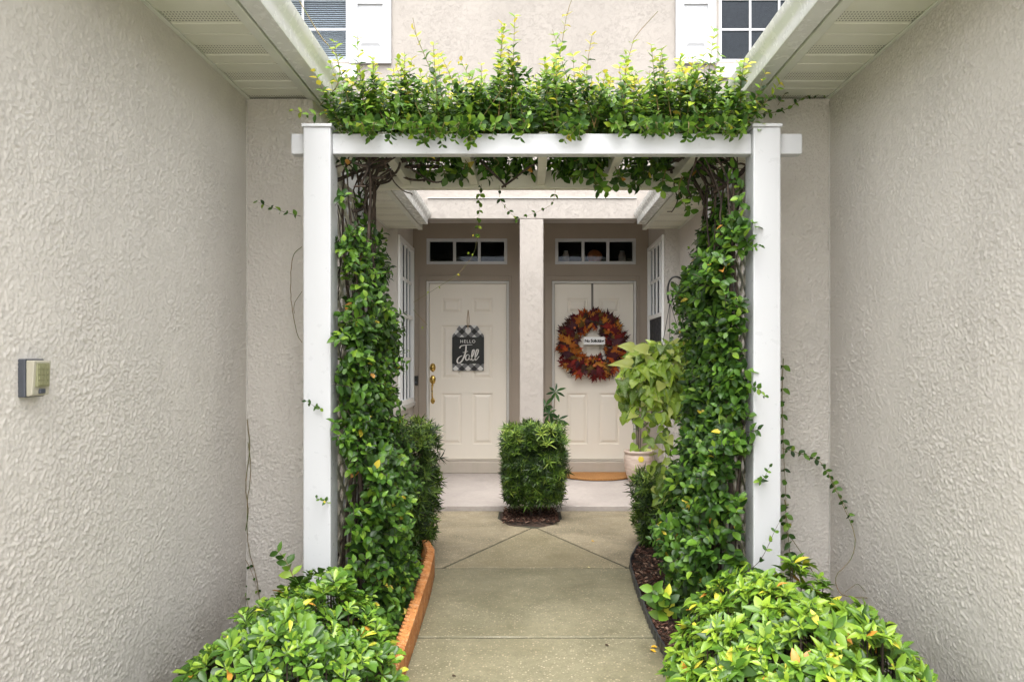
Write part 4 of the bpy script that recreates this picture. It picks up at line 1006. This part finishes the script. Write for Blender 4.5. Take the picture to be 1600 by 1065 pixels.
# underside: shaded leaves and dark twigs between the beams
PU = Plant(T_OVATE, 'leaf', GR)
for k in range(420):
    x = random.uniform(-.60, .98); y = random.uniform(3.46, 4.05)
    if mnoise.noise((x * 4, y * 3, 9)) < -.12: continue
    z = 2.455 - random.random() ** 1.6 * .055
    if min(abs(x - xr) for xr in (-.69, -.31, .07, .445, .82)) < .045: continue
    t = (Vector((0, 0, -1)) + rv(.8)).normalized()
    for i in range(2):
        a = Matrix.Rotation(random.uniform(0, 6.28), 3, t) @ t.orthogonal().normalized()
        for s2 in (1, -1): PU.leaf(Vector((x, y, z)) + t * .022 * i, a * s2 + t * .5, t * -.6 + Vector((0, -.5, 0)) + rv(.4), random.uniform(.04, .056))
for (qx, qy, L, n_) in ((700, 280, .10, 5), (735, 275, .08, 5), (765, 270, .07, 4), (905, 275, .10, 6), (935, 280, .13, 6), (960, 285, .10, 6), (990, 285, .12, 6), (1040, 290, .12, 7), (1062, 300, .18, 7), (1075, 300, .12, 6), (1015, 280, .10, 6), (1085, 270, .1, 6), (925, 290, .12, 4)):
    for j in range(2):
        b = px(qx + random.uniform(-10, 10), qy - 25, 3.55 + random.uniform(0, .4)); sprig(PU, mt_, [b, b + Vector((random.uniform(-.03, .03), 0, -L * .5)), b + Vector((random.uniform(-.05, .05), -.02, -L))], .035, .058, .002, .2)
for k in range(26):
    left = k < 15; x0 = random.uniform(-.93, -.66) if left else random.uniform(.75, 1.05); y0 = random.uniform(3.45, 4.0); pts = [Vector((x0, y0, 2.41))]; d = Vector((random.uniform(-1, 1), random.uniform(-.4, .4), random.uniform(-.8, .3)))
    for i in range(7):
        d = (d + rv(.7)).normalized(); q_ = pts[-1] + d * random.uniform(.04, .08); q_.z = min(2.45, max(2.2, q_.z)); q_.x = min(1.08, max(-.93, q_.x)) if not left else min(-.58, max(-.93, q_.x)); q_.y = min(4.1, max(3.42, q_.y)); pts.append(q_)
    r0 = random.uniform(.003, .008); MB().tube(curve(pts, 36), [r0 * (1 - .4 * i / 36) for i in range(37)], 6).build('branch', 'bark', vt, smooth=True)
for ctrl, r0 in (([(520, 285), (560, 268), (600, 255), (622, 240)], .010), ([(552, 330), (566, 325), (572, 300), (563, 280), (570, 272), (590, 278), (618, 270), (625, 255)], .009), ([(540, 250), (570, 262), (590, 285), (612, 275)], .008), ([(520, 242), (560, 245), (590, 262), (610, 245)], .009),
                 ([(640, 262), (660, 275), (675, 284), (690, 284)], .006), ([(750, 250), (770, 270), (785, 285), (790, 292)], .007), ([(785, 292), (805, 278), (825, 262), (840, 255)], .006), ([(1115, 300), (1140, 285), (1165, 262), (1172, 245)], .012), ([(1150, 330), (1158, 300), (1150, 270), (1130, 250)], .01), ([(1095, 262), (1118, 275), (1140, 300), (1145, 340)], .009)):
    MB().tube(curve([px(a, b, 3.62 + .1 * math.sin(i + a)) for i, (a, b) in enumerate(ctrl)], 30, .001), [r0 * (1 - .3 * i / 30) for i in range(31)], 7).build('branch', 'bark', vt, smooth=True)
# hanging tendrils in the opening
sprig(PT, mt_, [px(752, 288, 3.9), px(750, 310, 3.85), px(748, 345, 3.8), px(746, 372, 3.8)], .045, .034, .0012, .3, up=Vector((0, -1, .4)))
sprig(PT, mt_, [px(780, 290, 3.8), px(782, 312, 3.8), px(800, 335, 3.75), px(808, 342, 3.75)], .05, .030, .0011, .3, up=Vector((0, -1, .4)))
sprig(PT, mt_, [px(868, 296, 3.75), px(862, 318, 3.75), px(838, 332, 3.75), px(808, 342, 3.75)], .05, .030, .0011, .3, up=Vector((0, -1, .4)))
mt_.tube(curve([px(746, 372, 3.8), px(738, 400, 3.7), px(715, 428, 3.6), px(690, 445, 3.6), px(646, 472, 3.6)], 24, .001), .0010, 4)
mt_.tube(curve([px(646, 484, 3.6), px(656, 495, 3.6), px(668, 508, 3.6)], 8), .0009, 4)
for a_, b_ in ((740, 366), (745, 369), (733, 394), (738, 396), (715, 428), (670, 455), (686, 447), (661, 510)):
    PT.leaf(px(a_, b_, 3.7), (random.uniform(-1, 1), 0, -.6), (0, -1, .2), .013, random.choice((4, 5)))
mt_.build('shoot', 'stem', vt); PT.build(vt, 235)
PU.build(vt, 60)

# thin creepers on the wing walls
def creeper(name, label, parts, pal=GR, size=.03, root=(0, 0, 0)):
    e = empty(name, root, label, 'creeper'); P = Plant(T_OVATE, 'leaf', pal); mb = MB(); bare = MB()
    for ctrl, sp, sz_, r in parts:
        if sp: sprig(P, mb, ctrl, sp, sz_ * 1.1, r, .25, up=Vector((0, -1, .35)))
        else: bare.tube(curve(ctrl, 24, .0015), r, 5)
    mb.build('stem', 'stem', e)
    if bare.v: bare.build('runner', 'stem', e)['kind'] = 'stuff'
    P.build(e, 60, 7)
FACE = Vector((0, -1, .35))
yl = 3.775
creeper('wall_creeper', 'dry thin creeper hanging down the left wall corner', [
    ([px(386, 655, yl), px(390, 700, yl), px(384, 760, yl), px(388, 800, yl), px(380, 850, yl)], 0, 0, .0022),
    ([px(388, 690, yl), px(392, 740, yl), px(386, 790, yl), px(388, 850, yl), px(400, 900, yl), px(408, 950, yl)], 0, 0, .0018),
    ([px(378, 850, yl), px(376, 890, yl), px(384, 930, yl), px(392, 965, yl)], .04, .028, .002),
    ([px(372, 860, yl), px(390, 885, yl), px(405, 930, yl)], .06, .022, .0018)], root=px(400, 960, yl))
creeper('wall_creeper', 'leafy creeper arching from the right post across the right wall corner', [
    ([px(1224, 560, 3.7), px(1222, 620, 3.7), px(1224, 700, 3.7), px(1228, 780, 3.7), px(1226, 850, 3.7)], .07, .04, .0025),
    ([px(1222, 700, 3.7), px(1250, 708, 3.7), px(1280, 720, 3.7), px(1300, 750, 3.6), px(1320, 790, 3.5), px(1334, 820, 3.45)], .035, .036, .002),
    ([px(1296, 745, 3.6), px(1322, 800, 3.5), px(1336, 840, 3.42), px(1328, 875, 3.42), px(1306, 900, 3.42), px(1312, 925, 3.42), px(1332, 932, 3.4), px(1362, 934, 3.36)], 0, 0, .0018),
    ([px(1320, 925, 3.42), px(1340, 912, 3.4), px(1352, 925, 3.38)], 0, 0, .0012),
    ([px(1228, 830, 3.7), px(1250, 860, 3.7), px(1274, 900, 3.7)], 0, 0, .002),
    ([px(1226, 780, 3.7), px(1232, 840, 3.7), px(1235, 900, 3.7), px(1228, 930, 3.7)], .05, .045, .0025)], root=px(1230, 930, 3.7))
creeper('wall_creeper', 'bare looping runner behind the left arbor post', [
    ([px(472, 385, 3.7), px(458, 400, 3.7), px(454, 440, 3.7), px(456, 480, 3.7), px(464, 520, 3.7), px(472, 535, 3.7)], 0, 0, .002),
    ([px(472, 455, 3.7), px(460, 475, 3.7), px(460, 490, 3.7)], 0, 0, .0015)], root=px(472, 535, 3.7))
creeper('young_shoot', 'young leafy shoot rising beside the left post above the hedge', [
    ([px(462, 915, 3.2), px(456, 895, 3.2), px(444, 872, 3.2), px(432, 858, 3.2)], .03, .05, .0025),
    ([px(470, 930, 3.2), px(480, 915, 3.2), px(478, 905, 3.2)], .03, .045, .002)], GRB, root=px(465, 925, 3.2))

# ================================================================== SHRUBS
def whorl(P, p, axis, n, size, spread=1.0, ci=None):
    a0 = axis.orthogonal().normalized(); k0 = random.uniform(0, 6.28)
    for k in range(n):
        a = Matrix.Rotation(k0 + k * 2 * math.pi / n + random.uniform(-.25, .25), 3, axis) @ a0
        P.leaf(p + a * .003, a * spread + axis * random.uniform(.25, .75), axis + rv(.15), size * random.uniform(.8, 1.1), ci)
def mound(name, label, c, rad, n, size, T, mat, pal, nw, seed, hfun=None, singles=295, cat='shrub', xlim=(-9, 9), bright_top=True):
    e = empty(name, (c[0], c[1], .03), label, cat); P = Plant(T, mat, pal); mb = MB()
    for k in range(n):
        u = random.uniform(0, 2 * math.pi); w = random.random() ** .5
        x = c[0] + rad[0] * w * math.cos(u); y = c[1] + rad[1] * w * math.sin(u)
        if not xlim[0] < x < xlim[1]: continue
        h = rad[2] * (max(0, 1 - w ** 3.2)) ** .5; h *= .97 + .38 * mnoise.noise((x * 4, y * 4, seed)) + .16 * mnoise.noise((x * 11, y * 11, seed))
        if hfun: h *= hfun(x, y)
        layer = random.random(); z = .03 + h * (1 if layer < .62 else random.uniform(.35, .95)) + random.gauss(0, .008)
        ax = Vector(((x - c[0]) / rad[0] * .8, (y - c[1]) / rad[1] * .8 - .25, .9)).normalized(); ax = (ax + rv(.35)).normalized()
        p = Vector((x, y, z)); ci = None
        whorl(P, p, ax, nw, size * random.uniform(.6, 1.2), random.uniform(.7, 1.1), ci)
        if layer < .62 and random.random() < .6:
            whorl(P, p + ax * size * .22, ax, max(3, nw - 3), size * .62, .55, random.choice((3, 4)))
        if random.random() < .4: mb.tube([Vector((c[0] + (x - c[0]) * .5, c[1] + (y - c[1]) * .5, .03)), p - Vector((0, 0, .12)), p], [.005, .003, .002], 5)
    mb.build('stem', 'bark', e); P.build(e, singles, 10); return e
mound('low_hedge', 'low bright green hedge of rosette leaves in front of the left arbor post', (-.92, 2.74), (.42, .60, .42), 680, .055, T_OBOV, 'leaf_gloss', GRB, 7, 3, lambda x, y: lin(x, [(-1.35, .30), (-1.15, .66), (-1.0, .92), (-.75, 1.05), (-.5, .9)]))
mound('low_hedge', 'wide yellow-green hedge of pointed leaves in front of the right arbor post', (1.02, 2.66), (.49, .70, .42), 1050, .057, T_POINT, 'leaf_gloss', [(.03, .075, .008, 1.8), (.06, .14, .013, 3), (.11, .22, .020, 5), (.18, .31, .024, 4), (.27, .40, .033, 1.4), (.66, .60, .06, .45), (.60, .26, .04, .22)], 6, 8, lambda x, y: lin(x, [(.5, .85), (.7, 1.05), (1.15, 1.1), (1.3, .85), (1.5, .55)]))
# small weeds by the left wall
for (a_, b_, d_) in ((350, 1020, 2.9), (330, 1060, 2.7)):
    pass
creeper('young_shoot', 'light green seedling against the left wall beyond the hedge', [([px(345, 1065, 2.9), px(350, 1040, 2.9), px(352, 1010, 2.9)], .022, .055, .002), ([px(365, 1065, 2.9), px(362, 1045, 2.9), px(368, 1025, 2.9)], .022, .05, .002)], GRB, root=px(350, 1065, 2.9))
sp_ = creeper('young_shoot', 'broad-leaved seedling beside the black edging right of the path', [([px(1040, 965, 3.3), px(1030, 940, 3.25), px(1018, 915, 3.2)], .03, .075, .0025), ([px(1045, 960, 3.3), px(1045, 940, 3.25), px(1035, 925, 3.2)], .03, .06, .0025)], GRB, root=px(1045, 975, 3.3))

def podocarpus(label, cx, cy, x0, x1, y0, y1, z0, z1, n, trunk_n=4):
    e = empty('yew_shrub', (cx, cy, .03), label, 'shrub', 'clipped yew shrubs by the walkway'); P = Plant(T_NEED, 'needle', NEED); mb = MB()
    for k in range(n):
        # points near the surface of a rounded box
        a, b, c_ = [random.uniform(-1, 1) for _ in range(3)]
        m_ = max(abs(a), abs(b), abs(c_)); t = random.uniform(.66, 1.0) if random.random() < .85 else random.uniform(.2, .7)
        if random.random() < .12: t *= 1.07
        a, b, c_ = a / m_ * t, b / m_ * t, c_ / m_ * t
        l = (a * a + b * b + c_ * c_) ** .5; cap = 1.42
        if l > cap: a, b, c_ = [q_ * cap / l for q_ in (a, b, c_)]
        tp = 1 - .08 * max(0, -c_) + .05 * mnoise.noise((a * 2, b * 2, c_ * 2 + cx)); a *= tp; b *= tp
        p = Vector(((x0 + x1) / 2 + a * (x1 - x0) / 2, (y0 + y1) / 2 + b * (y1 - y0) / 2, (z0 + z1) / 2 + c_ * (z1 - z0) / 2))
        if mnoise.noise((p.x * 12, p.y * 12, p.z * 12)) < -.33: continue
        ax = (Vector((a, b, c_ + .35)) + rv(.45)).normalized(); s = random.uniform(.052, .078); nn = random.choice((9, 11, 13))
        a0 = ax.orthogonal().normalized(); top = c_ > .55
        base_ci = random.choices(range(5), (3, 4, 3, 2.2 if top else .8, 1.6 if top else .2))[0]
        for j in range(nn):
            aa = Matrix.Rotation(j * 2.4, 3, ax) @ a0
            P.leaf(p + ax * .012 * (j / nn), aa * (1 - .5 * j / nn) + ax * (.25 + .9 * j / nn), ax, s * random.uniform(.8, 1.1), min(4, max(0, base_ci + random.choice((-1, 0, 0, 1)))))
        if random.random() < .3: mb.tube([p - ax * .10, p], .002, 4)
    for k in range(trunk_n):
        a = k * 2.1; b = Vector((cx + .04 * math.cos(a), cy + .04 * math.sin(a), .0))
        MB().tube(curve([b, b + Vector((.03 * math.cos(a), .03 * math.sin(a), .15)), b + Vector((.10 * math.cos(a), .10 * math.sin(a), z1 * .75))], 10), [.014 - .0008 * i for i in range(11)], 7).build('trunk', 'bark', e, smooth=True)
    mb.build('twig', 'bark', e)['kind'] = 'stuff'; P.build(e, 0)
podocarpus('square-clipped needle shrub standing in the little bed before the column', .045, 6.3, -.215, .305, 6.06, 6.55, .16, .80, 2000)
podocarpus('needle shrub beyond the left vine, by the terracotta edging', -.86, 5.0, -1.10, -.665, 4.7, 5.35, .10, .93, 1500)
podocarpus('small needle shrub at the far tip of the right planting bed', .98, 5.28, .79, 1.22, 5.05, 5.5, .10, .55, 900)

# pothos in a hanging basket on a shepherd hook
hk = empty('shepherd_hook', px(1078, 860, 4.6), 'black shepherd hook arching above the lime trailing plant', 'plant hook')
D = 4.6
MB().tube(curve([Vector((px(1078, 800, D).x, D, .0)), Vector((px(1078, 800, D).x, D, 1.2)), px(1079, 480, D), px(1074, 448, D), px(1062, 434, D), px(1050, 434, D), px(1044, 446, D), px(1044, 466, D), px(1048, 472, D), px(1052, 466, D)], 50), .006, 8).build('rod', 'black', hk, smooth=True)
pb = empty('hanging_basket', px(1050, 590, D), 'lime green trailing pothos in a hanging basket right of the right door', 'plant')
bc = px(1050, 590, D)
MB().lathe(bc, [(.001, -.10), (.07, -.10), (.12, .0), (.13, .05), (.12, .05), (.001, .03)], 20).build('basket', 'black_plastic', pb, smooth=True)
for dx in (-.10, .10, .0):
    MB().tube([bc + Vector((dx, -.06 if dx else .09, .05)), px(1047, 472, D)], .002, 4).build('wire', 'black', pb)
P = Plant(T_HEART, 'pothos', LIME); mb = MB()
for k in range(950):
    a = random.uniform(0, 6.28); rr = random.random() ** .5
    x = bc.x - .04 + .28 * rr * math.cos(a); y = bc.y + .22 * rr * math.sin(a)
    top = .21 * (1 - rr ** 2.5) ** .5
    z = bc.z + top - random.random() ** 1.3 * (.30 if rr > .45 else .1)
    out = Vector((math.cos(a) * .6, math.sin(a) * .6 - .6, .15)); P.leaf((x, y, z), Vector((math.cos(a) * .6, math.sin(a) * .4 - .3, -.55 + .5 * (top > .15))) + rv(.5), out + Vector((0, 0, .5)) + rv(.5), random.uniform(.04, .078))
for (qx, L) in ((985, .30), (1000, .45), (1015, .52), (1030, .62), (1045, .60), (1060, .50), (975, .18), (1022, .40), (1038, .5)):
    b = px(qx, 590, D - .1); sprig(P, mb, [b, b + Vector((random.uniform(-.04, .04), -.02, -L * .5)), b + Vector((random.uniform(-.04, .06), 0, -L))], .05, .085, .002, .35, up=Vector((0, -1, .4)), alt=True)
for (qx, qy, s, ci) in ((1012, 548, .10, 3), (986, 572, .11, 3), (990, 545, .09, 3)):
    P.leaf(px(qx, qy, D - .2), (-.7, -.2, .25), (0, -1, .5), s, ci)
mb.build('stem', 'stem', pb); P.build(pb, 290, 9)
lowp = empty('trailing_plant', px(1050, 790, 4.6), 'patch of lime pothos leaves lying over the small right needle shrub', 'plant')
P = Plant(T_HEART, 'pothos', LIME)
mb = MB()
for k in range(22): 
    c_ = px(random.uniform(1015, 1068), random.uniform(722, 775), 4.85); P.leaf(c_, Vector((random.uniform(-.6, .6), -.3, -.4)), Vector((0, -1, .7)) + rv(.3), random.uniform(.06, .09))
for k in range(5): mb.tube(curve([px(1062, 860, 4.9), px(1055 + random.uniform(-9, 9), 790, 4.88), px(random.uniform(1022, 1060), 745, 4.86)], 10), .002, 4)
mb.build('stem', 'stem', lowp); P.build(lowp, 30, 6)

# ================================================================== EDGINGS
te = empty('terracotta_edging', (-.56, 3.9, 0), 'orange scalloped terracotta edging along the left side of the path', 'garden edging')
def edge_piece(a, b, h0, h1, z0):
    """a, b: plan points; a run of half-round lobes"""
    a = Vector((*a, 0)); b = Vector((*b, 0)); d = b - a; L = d.length; t = d / L; nrm = Vector((t.y, -t.x, 0)); mb = MB()
    n = max(3, int(L / .042)); seg = 5; outer = []
    N = n * seg
    for i in range(N + 1):
        u = i / N; ph = (i % seg) / seg; lobe = math.sin(math.pi * ph); p = a + d * u; h = h0 + (h1 - h0) * u
        outer.append((p + nrm * (.018 + .003 * lobe), p - nrm * (.018 + .034 * lobe), h + .012 * lobe, lobe))
    prof_n = 5; vs = []; fs = []
    for (f, k, h, lobe) in outer:
        vs += [(f.x, f.y, z0), (f.x, f.y, h - .008), ((f.x * .7 + k.x * .3), (f.y * .7 + k.y * .3), h), ((f.x * .3 + k.x * .7), (f.y * .3 + k.y * .7), h), (k.x, k.y, z0)]
    for i in range(N):
        for j in range(prof_n - 1): fs.append((i * prof_n + j, (i + 1) * prof_n + j, (i + 1) * prof_n + j + 1, i * prof_n + j + 1))
    fs += [tuple(range(prof_n)), tuple(N * prof_n + j for j in range(prof_n - 1, -1, -1))]
    return mb.add(vs, fs).build('edging_section', 'terracotta', te)
ep = [(-.505, 1.2), (-.495, 2.1), (-.510, 3.0), (-.528, 3.62), (-.548, 4.2), (-.575, 4.62), (-.64, 4.84)]
hs_ = [(.12, .12), (.12, .125), (.125, .135), (.14, .15), (.152, .16), (.162, .17)]
for i in range(len(ep) - 1):
    a, b = ep[i], ep[i + 1]; dx = (b[0] - a[0]) * .004; dyy = (b[1] - a[1]) * .004
    edge_piece((a[0] - .045, a[1] + .002), (b[0] - .045, b[1] - .002), hs_[i][0], hs_[i][1], -.02)
be = empty('plastic_edging', (.65, 4.0, 0), 'thin black corrugated plastic edging along the right side of the path', 'garden edging')
pts = curve([(lin(y, RE), y, 0) for y in [.8, 1.6, 2.4, 3.1, 3.6, 4.0, 4.4, 4.8, 5.0, 5.15, 5.3, 5.42]] + [(1.05, 5.5, 0)], 320)
mb = MB(); vs = []; fs = []
for i, p in enumerate(pts):
    t = (pts[min(i + 1, len(pts) - 1)] - pts[max(i - 1, 0)]).normalized(); n_ = Vector((t.y, -t.x, 0)); w = .004 * math.sin(i * 1.35); top = .055 + .012 * mnoise.noise((p.y * 2, 7, 0)) + .003 * math.sin(i * 1.35)
    for off, z in ((w, -.02), (w, top), (w + .004, top), (w + .004, -.02)): vs.append(tuple(p + n_ * off + Vector((0, 0, z))))
for i in range(len(pts) - 1):
    for j in range(3): fs.append((i * 4 + j, (i + 1) * 4 + j, (i + 1) * 4 + j + 1, i * 4 + j + 1))
mb.add(vs, fs).build('strip', 'black_plastic', be)
MB().tube([p + Vector((0, 0, .057 + .012 * mnoise.noise((p.y * 2, 7, 0)))) for p in pts], .0045, 6).build('rolled_rim', 'black_plastic', be, smooth=True)
# low black spot light on a stake among the mulch
gl = empty('garden_spotlight', (.82, 4.25, .03), 'small black garden spotlight in the mulch right of the path', 'garden light')
MB().tube([(.80, 4.22, .09), (.92, 4.28, .10)], .022, 12).build('head', 'black_plastic', gl, smooth=True); MB().tube([(.86, 4.25, -.02), (.86, 4.25, .08)], .006, 6).build('stake', 'black_plastic', gl)
MB().tube([(.83, 3.2, .05), (.80, 3.6, .055), (.82, 4.0, .05), (.84, 4.22, .06)], .006, 6).build('cable', 'black_plastic', gl)

# fallen leaves on the path
YL = [(.70, .45, .04, 1)]
for (qx, qy, s, lab) in ((1017, 1012, .045, 'yellow fallen leaf on the path beside the black edging'), (918, 887, .022, 'tiny pale fallen leaf on the first joint of the path'), (706, 1057, .02, 'tiny dark fallen scrap near the bottom of the path'), (945, 1008, .02, 'tiny dark fallen scrap below the second path joint'), (924, 846, .03, 'ochre fallen leaf on the tan slab right of the path triangle')):
    d_ = EYE * FPX / (qy - VY); e = empty('fallen_leaf', (*px(qx, qy, d_)[:2], .001), lab, 'fallen leaf'); col = [(.70, .42, .04, 1)] if 'dark' not in lab else [(.05, .03, .02, 1)]
    if 'pale' in lab: col = [(.8, .72, .35, 1)]
    P = Plant(T_OVATE, 'dry', col); P.leaf((px(qx, qy, d_).x, d_, .006), (1, random.uniform(-.5, .5), 0), (0, -.2, 1), s); 
    if s > .03: P.leaf((px(qx, qy, d_).x - .01, d_ - .03, .006), (1, -.7, 0), (0, 0, 1), s * .8)
    P.build(e, 2, 0)
